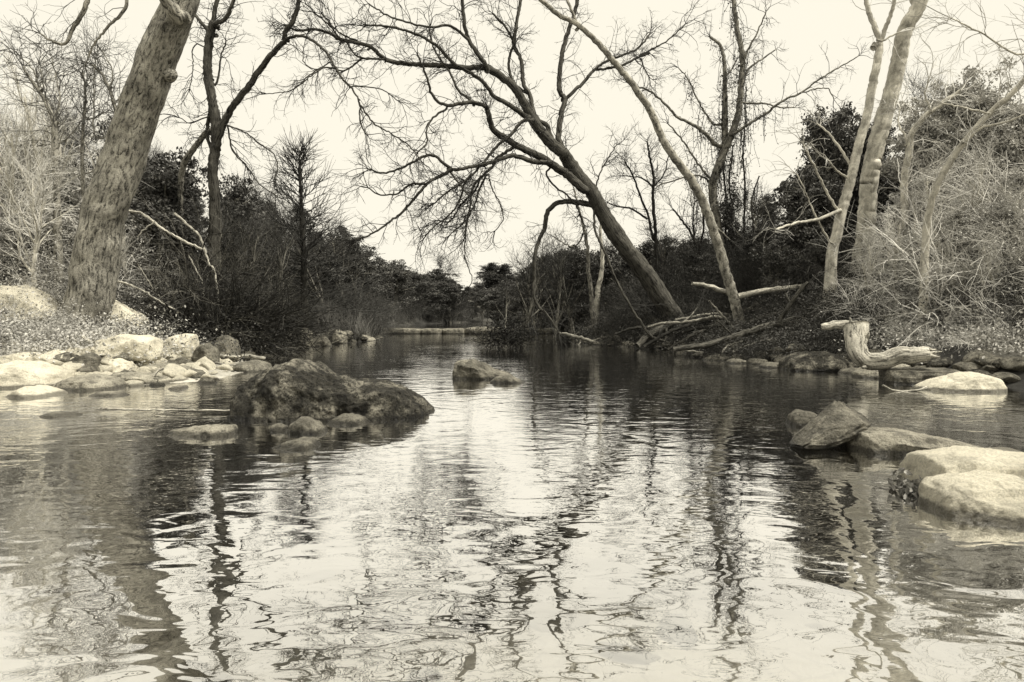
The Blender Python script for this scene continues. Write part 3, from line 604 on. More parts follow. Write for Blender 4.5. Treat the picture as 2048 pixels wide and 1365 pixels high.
# --- the big grey trunk at the left
T = Traced('leaning_tree', 13.0, 'thick grey trunk with rough bark leaning right at the left', 'tree', 'bark_mid', 'twig_mid')
T.limb([(172, 640), (182, 590), (190, 520), (205, 440), (238, 340), (272, 240), (300, 160), (326, 90), (352, 30), (372, -40), (395, -140)], 46, 30, -.8, 'trunk', 36, .13, jit=.15, power=.8)
T.limb(z1([(990, 440), (1016, 432)]), 13, 8, -.2, 'knot', 12, .5, twigs=0)
T.limb([(352, 30), (300, -60), (240, -160)], 18, 10, -1)
T.limb([(395, -140), (440, -260)], 26, 10, .5)
T.limb([(240, -160), (200, -60), (170, 20)] + z1([(420, 180), (380, 260), (300, 240), (240, 200)]), 7, 1.5, 0, sides=6, twigs=.7)
T.limb([(240, -160), (255, 0)] + z1([(640, 150), (560, 250), (500, 380)]), 5, 1.3, .3, sides=6, twigs=.7)
T.crown(every=.3, L=(.4, 1.1), r=.008, lv=2, rmax=.06)

# --- dark forked tree with the long branch
T = Traced('forked_tree', 17.0, 'tall bare tree forking low with one long branch reaching right', 'tree', 'bark_dark', 'twig_dark')
T.limb(z1([(1250, 1560), (1250, 1365), (1255, 1150), (1245, 1000), (1262, 840), (1262, 700), (1240, 580), (1215, 450), (1215, 330), (1230, 200), (1250, 130)]), 11, 7.5, 0, 'trunk', 16, .15)
T.limb(z1([(1262, 860), (1310, 720), (1380, 600), (1460, 500), (1500, 430), (1590, 320), (1665, 235), (1665, 190), (1720, 110), (1760, -60)]), 7.5, 4, -.8)
T.limb(z1([(1665, 235), (1730, 212), (1800, 225), (1890, 290), (1950, 380), (2000, 460), (2046, 510)]) + z3([(100, 600 - 90), (300, 510), (345, 600), (350, 690), (365, 750), (390, 790)])[1:], 3.2, 1.2, -1.5)
T.limb(z3([(345, 595), (430, 720), (520, 775), (610, 830), (660, 880), (700, 930)]), 1.8, 1.1, -.3)
T.limb(z3([(300, 508), (370, 508), (480, 525), (570, 590)]), 1.5, 1, .3)
T.limb(z1([(1890, 390), (1850, 410), (1780, 370), (1770, 310)]), 1.3, .9, 0)
T.limb(z1([(1950, 400), (1890, 395), (1830, 440), (1700, 530), (1560, 550)]), 1.6, .9, -.3)
T.limb(z1([(1230, 200), (1190, 150), (1150, 100), (1080, 0)]), 4, 2.5, .4)
T.limb(z1([(1250, 150), (1300, 120), (1340, 80), (1390, -60)]), 5, 3, -.4)
T.limb(z1([(1245, 150), (1255, 60), (1290, -60)]), 5.5, 3.5, 0)
T.limb(z1([(1225, 470), (1260, 500), (1280, 430), (1290, 340), (1320, 240)]), 3, 1.2, .3)
T.limb(z1([(1235, 640), (1215, 720), (1220, 830), (1250, 900)]), 4, 3, .2)
T.limb(z1([(1220, 770), (1150, 850), (1090, 930), (1060, 1020), (1055, 1180), (1060, 1300)]), 6, 5, .9, mat='bark_mid')
T.limb(z1([(1320, 730), (1440, 780), (1500, 830), (1600, 900), (1620, 980), (1600, 1060)]), 1.7, 1, -.4)
T.limb(z1([(1330, 740), (1360, 880), (1450, 980), (1520, 1080), (1640, 1160)]), 1.7, 1, .3)
T.limb(z1([(1200, 280), (1150, 260), (1120, 300), (1130, 400), (1110, 520)]), 1.5, .9, -.3)
T.limb(z1([(1240, 680), (1170, 700), (1110, 720), (1050, 690)]), 1.6, .9, -.3)
T.crown(every=.17, L=(.3, 1.0), r=.0105, droop=-.04, up=0, lv=3, sub=3, sub2=2, rmax=.12)

# --- small bald cypress, conical
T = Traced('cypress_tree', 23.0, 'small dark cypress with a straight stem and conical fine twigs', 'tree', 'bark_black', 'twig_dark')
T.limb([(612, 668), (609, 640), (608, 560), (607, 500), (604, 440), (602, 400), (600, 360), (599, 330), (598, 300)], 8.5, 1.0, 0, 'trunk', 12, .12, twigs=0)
A_ = Acc(); n = 130; tt = rng.random(n) ** .9; C = T.P; i = (8 + tt * (len(C) - 10)).astype(int)
az = rng.random(n) * 6.283; up_ = .05 + .75 * tt
D = np.stack([np.cos(az), np.sin(az), up_], -1); Ls = (1 - tt) * 2.6 + .6
p, q = grow(C[i], D, Ls * rng.uniform(.7, 1.15, n), np.full(n, .020), 8, .10, .03, .35); A_.tubes(p, q, 3)
o_, d_, rr_, t_ = spawn(p, q, 7, (.4, .9)); p2, q2 = grow(o_, d_, rng.uniform(.35, .9, len(o_)), rr_ * .7, 5, .12, .04, .5); A_.tubes(p2, q2, 3)
obj('crown', A_.mesh('crown', M['twig_dark'], origin=T.root.location, smooth=False), T.root)

# --- pale mottled leaning trunk (right)
T = Traced('leaning_tree', 17.2, 'slender mottled trunk curving up left from the log pile', 'tree', 'bark_lite', 'twig_dark')
T.limb([(1482, 665), (1478, 640), (1466, 590), (1450, 540), (1434, 480), (1412, 420), (1385, 365), (1350, 318), (1325, 278), (1303, 225), (1270, 175), (1235, 132), (1195, 85), (1155, 50), (1110, 25), (1040, -40)], 11, 4, -1.2, 'trunk', 16, .08)
T.limb([(1395, 385), (1420, 440), (1460, 560 - 80)], 1.5, 1, .6, twigs=.3)
T.limb([(1155, 50), (1130, -10), (1120, -60)], 3.5, 2, .3)
T.crown(every=.5, L=(.3, .9), r=.009, lv=2, rmax=.09)

# --- vine covered double tree
T = Traced('vine_covered_tree', 22.0, 'tall bare tree wrapped in dark hanging vines on the right bank', 'tree', 'bark_mot', 'twig_dark')
T.limb(z5([(600, 1440), (590, 1250), (560, 1050), (545, 900), (590, 760), (640, 640), (670, 540), (680, 420), (690, 320), (680, 230), (660, 130), (650, 50), (640, -60)]), 11, 4.0, 0, 'trunk', 16, .15, power=.6)
T.limb(z5([(575, 820), (600, 700), (605, 540), (605, 400), (600, 300), (580, 220), (530, 180)]), 7, 2.5, .5)
T.limb(z5([(560, 700), (500, 640), (440, 600), (370, 560), (310, 500), (240, 440), (130, 400)]), 4.5, 1.3, -.8)
T.limb(z5([(640, 650), (720, 600), (800, 550), (880, 490), (970, 450), (1050, 390), (1150, 330), (1250, 270)]), 3.4, 1.0, -1.2)
T.limb(z5([(700, 500), (790, 500), (870, 520), (940, 520)]), 2.4, 1.1, .4)
T.limb(z5([(690, 400), (720, 330), (780, 290), (850, 240)]), 3, 1.2, .4)
T.limb(z5([(690, 310), (720, 230), (760, 160), (800, 60)]), 2.6, 1.2, -.4)
T.limb(z5([(605, 370), (640, 330), (660, 290)]), 2, 1.2, .2)
T.limb(z5([(545, 880), (480, 800), (430, 720), (370, 640), (330, 600)]), 2.5, 1.2, -.5)
T.limb(z5([(550, 900), (480, 850), (400, 860), (330, 880), (280, 900)]), 2.2, 1.1, .5)
T.limb(z5([(545, 600), (470, 480), (430, 390), (380, 330)]), 2.2, 1, .4)
T.limb(z5([(970, 450), (1050, 430), (1100, 430), (1130, 480)]), 1.4, .9, .3, twigs=.5)
T.crown(every=.22, L=(.3, .95), r=.010, droop=-.05, up=0, lv=3, sub=3, sub2=2)
for pts_ in ([(700, 1300), (695, 1100), (700, 900), (690, 750), (700, 600), (705, 420)], [(640, 1300), (640, 1050), (625, 900), (630, 800), (645, 700)], [(760, 1300), (740, 1100), (730, 980), (770, 850)], [(480, 1250), (500, 1100), (490, 980), (440, 860)], [(600, 1200), (612, 1000), (600, 850), (590, 620), (598, 420)]):
    T.limb(z5(pts_), 2.6, 1.3, .3, 'vine_stem', 6, mat='bark_black')
# vines: hanging strands and a leafy sleeve round the lower trunk
A_ = Acc(); src = T.P[T.P[:, 2] > 2.2]; src = src[np.abs(src[:, 0] - P(1450, 300, 22)[0]) < 1.4]; k = rng.integers(0, len(src), 420)
p, q = grow(src[k] + rng.normal(size=(420, 3)) * .08, np.tile((0, 0, -1.), (420, 1)) + rng.normal(size=(420, 3)) * .3, rng.uniform(.3, 1.3, 420), np.full(420, .009), 8, .16, -.5, .7); A_.tubes(p, q, 3)
lf = p.reshape(-1, 3)[rng.integers(0, 420 * 8, 2600)]; A_.leaves(lf + rng.normal(size=lf.shape) * .05, .035)
c0 = P(1462, 560, 21.8)
zc_ = rng.uniform(0.6, 5.6, 9000); wv = np.interp(zc_, [.6, 2, 4, 5.6], [.62, .55, .42, .14])
cl = np.stack([P(1462, 560, 21.8)[0] + rng.normal(size=9000) * wv * .55 - .06 * (zc_ - 2), 21.8 + rng.normal(size=9000) * wv * .5, zc_], -1)
lump_ = vn(cl[:, 0] + 50, cl[:, 2], .4, 9); cl = cl[lump_ > -.05]; A_.leaves(cl, .042)
k = rng.integers(0, len(T.P), 1500); o_ = T.P[k]; ok = (o_[:, 2] < 8.6) & (np.abs(o_[:, 0] - P(1455, 300, 22)[0]) < 1.1); o_ = o_[ok] + rng.normal(size=(ok.sum(), 3)) * .06
p, q = grow(o_, rng.normal(size=o_.shape) + np.array((0, 0, .3)), rng.uniform(.15, .55, len(o_)), np.full(len(o_), .008), 5, .4, -.1, .6); A_.tubes(p, q, 3)
obj('vine', A_.mesh('vine', M['leaf_ever'], origin=T.root.location, smooth=False), T.root)

# --- the two pale trunks, right
T = Traced('pale_tree', 16.0, 'thickest smooth pale trunk of the right bank rising out of the top', 'tree', 'bark_pale', 'twig_pale')
T.limb(z5([(1265, 1240), (1280, 1130), (1295, 1000), (1300, 860), (1330, 720), (1375, 560), (1420, 400), (1450, 260), (1475, 140), (1530, 50), (1580, -60)]), 18, 13, -.6, 'trunk', 20, .09)
T.limb(z5([(1580, -60), (1680, -200), (1700, -400)]), 12, 6, -.5); T.limb(z5([(1530, 50), (1480, -100), (1440, -300)]), 8, 4, .5)

T.crown(every=.6, L=(.4, 1.2), r=.01, lv=2, rmax=.06)
T = Traced('pale_tree', 15.2, 'thinner pale trunk left of the thickest, forked near the top', 'tree', 'bark_pale', 'twig_pale')
T.limb(z5([(1120, 1230), (1140, 1140), (1170, 1010), (1210, 880), (1245, 720), (1290, 560), (1320, 400), (1345, 270), (1350, 210)]), 10.5, 7, 0, 'trunk', 16, .08)
T.limb(z5([(1350, 210), (1330, 140), (1300, 60), (1270, -60)]), 6, 4, .3); T.limb(z5([(1350, 210), (1385, 120), (1410, 50), (1440, -80)]), 5, 3.5, -.3)
T.limb(z5([(1360, 200), (1400, 180), (1450, 155)]), 2.5, 1.4, -.3, twigs=.4)
T.limb(z5([(1150, 1020), (1080, 900), (1030, 800), (985, 700)]), 3, 1.8, -.5, twigs=.4); T.limb(z5([(1215, 810), (1150, 700), (1090, 630), (1050, 600)]), 2.8, 1.6, .4, twigs=.4)
T.limb(z5([(1195, 860), (1140, 820), (1100, 770)]), 2.4, 1.4, -.4, twigs=.4); T.limb(z5([(1150, 1020), (1050, 1060), (940, 1080), (850, 1110)]), 4, 2.2, -.8, twigs=.4)
T.limb(z5([(1110, 1170), (1050, 1060), (1000, 950), (950, 840)]), 2.2, 1.2, -.6, twigs=.5)
T.crown(every=.5, L=(.3, 1.0), r=.009, lv=2, rmax=.06)
T = Traced('pale_tree', 14.5, 'crooked thin pale trunk right of the thickest one', 'tree', 'bark_pale', 'twig_pale')
T.limb(z5([(1475, 1130), (1475, 1000), (1470, 880), (1490, 740), (1505, 650), (1560, 570), (1640, 510), (1740, 440)]), 8, 4, -.8, 'trunk', 12, .1)
T.limb(z5([(1490, 700), (1470, 650), (1440, 600), (1450, 520)]), 2.5, 1.3, .3); T.limb(z5([(1600, 540), (1570, 460), (1590, 380)]), 2.4, 1.2, -.3)
T.crown(every=.3, L=(.4, 1.2), r=.010, lv=3, sub=3, sub2=2, rmax=.08)
T = Traced('pale_tree', 12.0, 'pale trunk slanting out of the right edge', 'tree', 'bark_pale', 'twig_pale')
T.limb(z5([(1575, 1110), (1600, 980), (1640, 870), (1720, 740), (1800, 640), (1880, 550), (1980, 460), (2100, 330), (2180, 200)]), 7, 5, -1.2, 'trunk', 12, .1)
T.limb(z5([(1760, 690), (1840, 620), (1960, 590), (2080, 540)]), 3, 1.5, -.6); T.limb(z5([(1880, 550), (1760, 520), (1650, 500)]), 2.6, 1.2, -.4)
T.limb(z5([(2180, 200), (2060, 260), (1980, 250), (1860, 170), (1760, 120), (1700, 90)]), 2.6, 1.1, -.3)
T.crown(every=.22, L=(.4, 1.3), r=.009, lv=3, sub=3, sub2=2)

# --- middle distance trunks, right of centre
T = Traced('bare_tree', 24.0, 'thin upright tree with tangled roots at the centre right shore', 'tree', 'bark_mot', 'twig_dark')
T.limb(z4([(1725, 900), (1710, 800), (1700, 680), (1685, 560), (1680, 440), (1665, 330), (1630, 200), (1600, 80)]), 5.5, 1.8, .5, 'trunk', 10, .12)
for dx in (-110, -70, -30, 40, 90): T.limb(z4([(1722, 880), (1722 + dx * .6, 905), (1720 + dx * 1.3, 960)]), 2, 1, rng.uniform(-.6, .2), 'root', 6, twigs=2)
T.limb(z4([(1665, 330), (1600, 420), (1480, 360)]), 2, 1, .4)
T.crown(every=.2, L=(.3, 1.0), r=.010, lv=3, sub=3, sub2=2)
T = Traced('bare_tree', 25.0, 'pale curved trunk standing behind the thin upright tree', 'tree', 'bark_pale', 'twig_dark')
T.limb(z4([(1735, 740), (1745, 660), (1765, 560), (1765, 440), (1755, 320), (1790, 180)]), 6, 2, .4, 'trunk', 10, .15)
T.crown(every=.25, L=(.3, 1.0), r=.010, lv=3, sub=3, sub2=2)
T = Traced('bare_tree', 24.0, 'airy small tree with upswept black twigs between the two leaning trunks', 'tree', 'bark_black', 'twig_dark')
T.limb(z5([(270, 1260), (268, 1120), (255, 960), (260, 850), (240, 760), (230, 690)]), 4, 1.8, 0, 'trunk', 8)
T.limb(z5([(255, 1150), (230, 1030), (190, 940), (160, 850), (120, 780)]), 3, 1.3, -.3); T.limb(z5([(230, 1060), (150, 1010), (90, 1000), (40, 980)]), 2.2, 1.1, .4)
T.limb(z5([(262, 900), (310, 840), (330, 760)]), 2, 1, .3); T.limb(z5([(250, 900), (200, 860), (100, 850)]), 1.8, 1, -.3)
T.crown(every=.13, L=(.35, 1.1), r=.011, droop=.02, up=.25, lv=3, sub=4, sub2=2)
T = Traced('bare_tree', 23.5, 'slim bare tree just left of the vine covered tree', 'tree', 'bark_black', 'twig_dark')
T.limb(z5([(470, 1280), (455, 1160), (400, 1070), (350, 1010)]), 3, 1.5, 0, 'trunk', 8); T.limb(z5([(455, 1160), (450, 1040), (460, 960)]), 2, 1, .3)
T.crown(every=.13, L=(.35, 1.1), r=.011, droop=.02, up=.25, lv=3, sub=3, sub2=2)
# pale bare trees far left
for (pts, r0, Yd, lab, lim) in [
        (z1([(320, 860), (320, 720), (290, 640), (230, 540), (170, 450), (140, 390)]), 6, 14, 'pale bare tree nearest the left edge', [z1([(320, 720), (350, 600), (330, 480), (300, 330)]), z1([(230, 540), (200, 420), (120, 330)]), z1([(300, 640), (260, 540), (240, 400)])]),
        (z1([(700, 900), (690, 720), (670, 620), (640, 520), (600, 440), (540, 380)]), 5, 15, 'pale bare tree just left of the thick grey trunk', [z1([(670, 620), (730, 530), (800, 470), (840, 390)]), z1([(560, 800), (555, 640), (550, 500), (560, 350)]), z1([(640, 520), (660, 420), (600, 300)])]),
        (z1([(480, 900), (490, 700), (500, 560), (480, 420)]), 3.5, 15.5, 'thin pale bare tree between the two at far left', [z1([(500, 700), (560, 690), (620, 660)]), z1([(490, 690), (420, 780), (330, 840), (130, 850)])])]:
    T = Traced('bare_tree', Yd, lab, 'tree', 'bark_mid', 'twig_mid')
    T.limb(pts, r0, 1.8, 0, 'trunk', 8)
    for l_ in lim: T.limb(l_, r0 * .4, 1, rng.uniform(-.6, .6), sides=6)
    T.crown(every=.14, L=(.4, 1.3), r=.009, droop=-.01, up=.15, lv=3, sub=3, sub2=2)

# ------------------------------------------------------------------ logs and driftwood
def log(name, pts, r0, r1, Y, label, mat, dY=0.0, branches=(), sides=12, lump=.15, cat='log', twigs=0, group=None, twig_mat='twig_brush'):
    T = Traced(name, Y, label, cat, mat, twig_mat, group)
    T.limb(pts, r0, r1, dY, 'stem', sides, lump, twigs=1)
    for b in branches: T.limb(b[0], b[1], b[2], b[3], 'branch', 8, lump, twigs=1)
    if twigs: T.crown(every=twigs, L=(.2, .6), r=.008, lv=2, name='crown', up=0)  # side twigs left on the log; a fallen stem has no crown
    return T
log('fallen_log', z6([(350, 722), (430, 712), (520, 700), (600, 675), (700, 645), (800, 612), (880, 592)]), 5, 7.5, 14.2, 'long dark log sloping down into the water with an upright limb', 'bark_dark', .3,
    [(z6([(850, 600), (890, 550), (930, 490), (965, 440), (1005, 398)]), 5.5, 3.5, -.2), (z6([(925, 500), (905, 480), (900, 455)]), 3, 2, .1), (z6([(870, 592), (950, 570), (1060, 590)]), 4, 2, .2), (z6([(640, 662), (600, 610), (560, 580)]), 2, 1.2, -.2)], twigs=.6)
log('fallen_log', z6([(668, 466), (760, 446), (850, 432), (930, 424), (1010, 412)]), 6, 4.5, 16.6, 'pale barkless log raised level behind the mottled leaning trunk', 'driftwood', -.3)
log('fallen_log', z6([(445, 404), (500, 412), (570, 432), (650, 462)]), 3.2, 5.5, 17.9, 'short pale log with a broken end pointing left', 'driftwood', .2)
log('fallen_branch', z6([(230, 615), (300, 598), (400, 592), (500, 575), (560, 565), (640, 592), (700, 600)]), 2.4, 4, 17.8, 'long grey branch lying level across the foot of the dark leaning tree', 'bark_mot', 0, [(z6([(560, 568), (600, 620), (640, 655)]), 2, 1.2, -.3), (z6([(400, 592), (440, 560), (470, 520)]), 1.6, 1, .3)], cat='branch', twigs=.3)
log('fallen_branch', z6([(590, 760), (595, 725), (630, 700), (690, 682)]), 2, 1.5, 14.2, 'bleached crooked stick standing at the right waterline', 'driftwood', .2, cat='branch')
log('fallen_branch', z6([(640, 735), (700, 710), (780, 680), (860, 678), (930, 700), (990, 720)]), 2, 1.5, 14.0, 'thin arched branch in front of the dark log', 'bark_mid', .3, [(z6([(780, 682), (820, 720), (860, 745)]), 1.5, 1, -.2)], cat='branch', twigs=.5)
log('fallen_branch', z6([(360, 722), (420, 728), (500, 738)]), 2, 1.4, 16.0, 'short stick lying in the water at the log tip', 'driftwood', -.8, cat='branch')
log('fallen_branch', z6([(390, 640), (470, 620), (560, 610), (650, 590), (700, 575)]), 2.5, 3.5, 17.3, 'dark branch lying across the log pile', 'bark_black', .2, cat='branch', twigs=.4)
log('fallen_branch', z6([(700, 530), (780, 528), (860, 540), (950, 550)]), 3, 2, 17.5, 'straight grey branch above the log pile', 'bark_mid', .2, cat='branch', twigs=.5)
log('root_slab', z6([(180, 705), (230, 660), (290, 625), (340, 600)]), 6, 8, 18.9, 'slanting dark root at the base of the leaning tree', 'bark_dark', .6, [(z6([(320, 625), (315, 680), (310, 712)]), 3, 2, -.5), (z6([(380, 600), (400, 680), (405, 715)]), 3, 2, -.5)], cat='root', twigs=.3)
log('fallen_log', z4([(1510, 925), (1600, 945), (1700, 975), (1780, 1000), (1840, 1005)]), 3, 5, 21.5, 'low log at the centre right waterline', 'bark_mot', -.6, [(z4([(1620, 950), (1640, 980), (1620, 1000)]), 2, 1, -.2), (z4([(1700, 975), (1760, 960), (1790, 1000)]), 2, 1, -.2)], twigs=.2)
log('curved_stump', z6([(1232, 600), (1238, 650), (1240, 700), (1255, 745), (1300, 775), (1370, 772), (1440, 750), (1520, 752), (1592, 745)]), 21, 13, 10.1, 'bleached curved tree stump like an elbow above the right hand rocks', 'driftwood', -.6,
    [(z6([(1240, 612), (1190, 604), (1130, 606), (1070, 618)]), 12, 6, .3), (z6([(1500, 750), (1560, 720), (1600, 726), (1625, 722)]), 8, 1, .1), (z6([(1570, 745), (1600, 752), (1640, 760)]), 9, 1, -.05), (z6([(1560, 742), (1610, 740), (1650, 733)]), 8, 1, .05), (z6([(1240, 640), (1210, 590), (1205, 568)]), 8, 1, .1), (z6([(1245, 700), (1290, 670), (1300, 640)]), 7, 2, -.1), (z6([(1300, 775), (1290, 800), (1270, 812)]), 8, 3, -.1)], sides=28, lump=.34, cat='stump')
for pts_, r0, r1, Yd, lab, m_ in [
        ([(1288, 694), (1350, 660), (1420, 642), (1450, 630)], 3, 4, 18.4, 'dark branch slanting up from the water at the left end of the log pile', 'bark_black'),
        ([(1335, 700), (1400, 664), (1470, 634), (1530, 600)], 3, 4.5, 17.4, 'steep dark log rising right through the log pile', 'bark_dark'),
        ([(1430, 692), (1530, 672), (1600, 658), (1650, 660)], 4, 3, 14.9, 'dark log lying below the long sloping log', 'bark_black'),
        ([(1500, 645), (1560, 626), (1640, 618), (1680, 622)], 4, 5, 16.0, 'thick dark log behind the upright limb', 'bark_dark'),
        ([(1350, 640), (1440, 628), (1510, 642)], 2.5, 3, 18.0, 'short grey branch crossing the foot of the mottled trunk', 'bark_mid'),
        ([(1418, 602), (1462, 650), (1500, 692)], 2, 2.5, 16.4, 'thin branch leaning down right across the log pile', 'bark_mid'),
        ([(1230, 668), (1280, 655), (1340, 665), (1390, 655)], 2.5, 3.5, 19.6, 'dark root like branch left of the leaning trunk base', 'bark_black')]:
    log('fallen_branch', pts_, r0, r1, Yd, lab, m_, .3, cat='branch', twigs=.3)
# left side
log('fallen_branch', z2([(750, 65), (830, 82), (890, 120), (950, 172), (1080, 242), (1180, 290)]), 3, 2.6, 14.5, 'pale branch curving down right out of the brush beside the thick trunk', 'driftwood', .3, [(z2([(890, 140), (830, 180), (805, 220)]), 1.8, 1, -.2)], sides=8, cat='branch')
log('fallen_branch', z2([(560, 490), (650, 478), (740, 490), (850, 540), (950, 605), (1020, 640)]), 2.2, 1.6, 13.4, 'long pale stem arching over the white block', 'driftwood', -.2, sides=8, cat='branch', twigs=.6)
log('fallen_branch', z2([(1020, 80), (1100, 150), (1165, 210), (1200, 300), (1225, 385), (1245, 400), (1270, 520), (1280, 645)]), 2.6, 2, 16, 'crooked white branch hanging in the dark tangle', 'driftwood', -.5, sides=8, cat='branch')
log('fallen_branch', z2([(1100, 320), (1150, 420), (1190, 500), (1190, 600), (1230, 730)]), 1.8, 1.5, 15.4, 'thin pale stem left of the crooked white branch', 'bark_mid', -.3, sides=6, cat='branch', twigs=.6)
log('fallen_branch', z2([(670, 278), (780, 275), (900, 262), (1050, 258), (1180, 275)]), 2.8, 2.2, 15.6, 'straight black branch lying level in the tangle', 'bark_black', .2, sides=8, cat='branch', twigs=.3)
log('fallen_log', z2([(1090, 640), (1200, 610), (1300, 590), (1420, 570), (1560, 545), (1640, 560)]), 6, 3, 17.2, 'dark log jutting right out of the tangle', 'bark_black', .2, twigs=.25)
log('fallen_log', z2([(1080, 660), (1200, 655), (1330, 670), (1400, 660)]), 5, 4, 16.8, 'short dark log lowest in the tangle', 'bark_black', .2, twigs=.3)
log('fallen_log', z2([(1150, 450), (1300, 430), (1420, 430), (1500, 450), (1520, 500)]), 3.5, 2, 17.2, 'dark arched limb topmost in the tangle', 'bark_black', .2, twigs=.25)
log('fallen_branch', z2([(800, 370), (880, 500), (960, 600), (1010, 700)]), 1.8, 1.2, 14, 'slender pale stick slanting down behind the white block', 'bark_mid', .2, sides=6, cat='branch')
log('driftwood_stick', z2([(868, 1075), (900, 1030), (925, 1000), (958, 985)]), 3, 2, 9.6, 'white driftwood stick standing at the left waterline', 'driftwood', .1, [(z2([(890, 1045), (880, 1020), (870, 1060)])[:2], 1.5, 1, .1)], sides=8, cat='stick')
log('driftwood_stick', z2([(485, 800), (520, 825), (560, 850), (580, 895)]), 3.5, 5, 10.9, 'knobbly white stick propped on the pale shore rocks', 'driftwood', -.2, sides=8, cat='stick')
log('driftwood_stick', z2([(1150, 945), (1190, 918), (1260, 905), (1330, 915), (1410, 918)]), 4, 3, 12.6, 'thickest stick on top of the driftwood pile at the shore tip', 'driftwood', .3, sides=8, cat='stick')
log('driftwood_stick', z2([(1410, 912), (1470, 915), (1550, 928)]), 4, 3, 12.8, 'right hand stick of the driftwood pile', 'driftwood', .2, sides=8, cat='stick')
log('driftwood_stick', z2([(1190, 965), (1260, 955), (1330, 965), (1400, 975)]), 3, 2.4, 12.0, 'lower dark stick of the driftwood pile', 'bark_mid', .2, sides=8, cat='stick')
log('driftwood_stick', z2([(1390, 1000), (1440, 975), (1500, 990), (1540, 1005)]), 3.2, 2, 11.6, 'short white stick nearest the big boulder in the driftwood pile', 'driftwood', .1, sides=8, cat='stick')
log('driftwood_stick', z2([(1390, 1015), (1450, 1003), (1500, 1020)]), 2.6, 2, 11.3, 'lowest short stick of the driftwood pile', 'driftwood', .1, sides=8, cat='stick')
log('floating_stick', z2([(560, 1222), (700, 1226), (900, 1228), (1100, 1232), (1400, 1236)]), 1.6, 2.4, 6.7, 'long thin stick floating left of the big dark boulder', 'driftwood', 0, sides=6, cat='stick', lump=.3)
T = Traced('forked_sapling', 17.6, 'forked leafless sapling standing in the water by the left bank', 'sapling', 'driftwood', 'twig_mid')
T.limb(z2([(1680, 940), (1682, 880), (1700, 800), (1680, 730), (1640, 640), (1590, 570)]), 1.6, 1, 0, 'stem', 6, twigs=.3); T.limb(z2([(1682, 880), (1675, 800), (1660, 700), (1660, 600)]), 1.4, .9, .2, 'stem', 6, twigs=.3)
T.crown(every=.5, L=(.2, .5), r=.007, lv=2, name='crown')
T = Traced('floating_stick', 8.6, 'thin root trailing in the water left of the egg shaped rock', 'stick', 'driftwood', 'twig_pale')
T.limb(z6([(1365, 895), (1410, 918), (1480, 925), (1540, 918), (1575, 905)]), 1.8, 2.4, 0, 'stem', 6, twigs=0)

# debris ball hanging at the water, centre
c = P(1018, 672, 19.3); A_ = Acc()
o_ = c + rng.normal(size=(160, 3)) * np.array((.46, .2, .2)); p, q = grow(o_, rng.normal(size=(160, 3)) + np.array((-.4, 0, 0)), rng.uniform(.2, .7, 160), np.full(160, .011), 5, .4, 0, .5); A_.tubes(p, q, 3)
A_.leaves(c + rng.normal(size=(1500, 3)) * np.array((.42, .2, .19)) + np.array((.05, 0, .05)), .04)
tag(obj('debris_clump', A_.mesh('debris_clump', M['twig_dark'], origin=c, smooth=False), loc=tuple(c)), 'dark clump of flood debris caught on the hanging branch at the water', 'debris')
# leaf pile by the white boulders
c = P(1822, 968, 3.75); c[2] = .03; A_ = Acc()
A_.leaves(c + np.abs(rng.normal(size=(150, 3))) * np.array((.03, .04, .03)) * np.sign(rng.normal(size=(150, 3))) * np.array((1.3, 1.3, .9)), rng.uniform(.012, .034, 150), aspect=.7)
p, q = grow(np.repeat(c[None], 14, 0), rng.normal(size=(14, 3)) + np.array((.3, -.6, .1)), rng.uniform(.05, .16, 14), np.full(14, .002), 6, .4, -.1, .5); A_.tubes(p, q, 3)
tag(obj('leaf_pile', A_.mesh('leaf_pile', M['leaf_heap'], origin=c, smooth=False), loc=tuple(c)), 'small heap of curled dead leaves caught against the white boulders', 'leaves')

# ------------------------------------------------------------------ evergreens (individual trees from shared meshes)
def evergreen(seed, h, wdt, nleaf, ls, mat):
    g = np.random.default_rng(seed); A_ = Acc(); W_ = Acc()
    tr = np.array([[(0, 0, -.5), (.05 * h * g.normal() * .3, 0, h * .35), (.1 * g.normal(), .1, h * .62), (0, 0, h * .85)]], float)
    W_.tubes(tr, np.array([[.06, .045, .03, .012]]) * h * .5, 8, uv=True)
    n = 40; o_, d_, r2, t_ = spawn(tr, np.array([[.03, .025, .02, .01]]) * h, n, (.7, 1.3), .15, .3)
    p, q = grow(o_, d_, (1 - t_ * .6) * wdt * g.uniform(.5, 1.0, n), np.full(n, .012 * h), 6, .16, .06, .3); W_.tubes(p, q, 5, uv=True)
    # clumps ride on the outer half of the limbs, plus the top
    m_ = 170; k = g.integers(0, n, m_); f = g.integers(2, 6, m_); cc = p[k, f] + g.normal(size=(m_, 3)) * np.array((.13, .13, .10)) * wdt
    cc = np.vstack([cc, np.stack([g.normal(size=14) * .12 * wdt, g.normal(size=14) * .12 * wdt, h * g.uniform(.75, 1.0, 14)], -1)])
    sz = g.uniform(.09, .17, len(cc)) * wdt
    per = nleaf // len(cc); C = np.repeat(cc, per, 0) + norm(g.normal(size=(len(cc) * per, 3))) * (g.random((len(cc) * per, 1)) ** .5) * np.repeat(sz, per)[:, None] * np.array((1, 1, .65))
    A_.leaves(C, ls * g.uniform(.6, 1.3, len(C)), aspect=.6)
    return A_.mesh('crown', M[mat], smooth=False), W_.mesh('trunk', M['bark_mot'])
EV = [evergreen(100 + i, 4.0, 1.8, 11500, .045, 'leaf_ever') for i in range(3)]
EVP = [evergreen(110 + i, 4.0, 1.9, 15000, .042, 'leaf_pale') for i in range(2)]
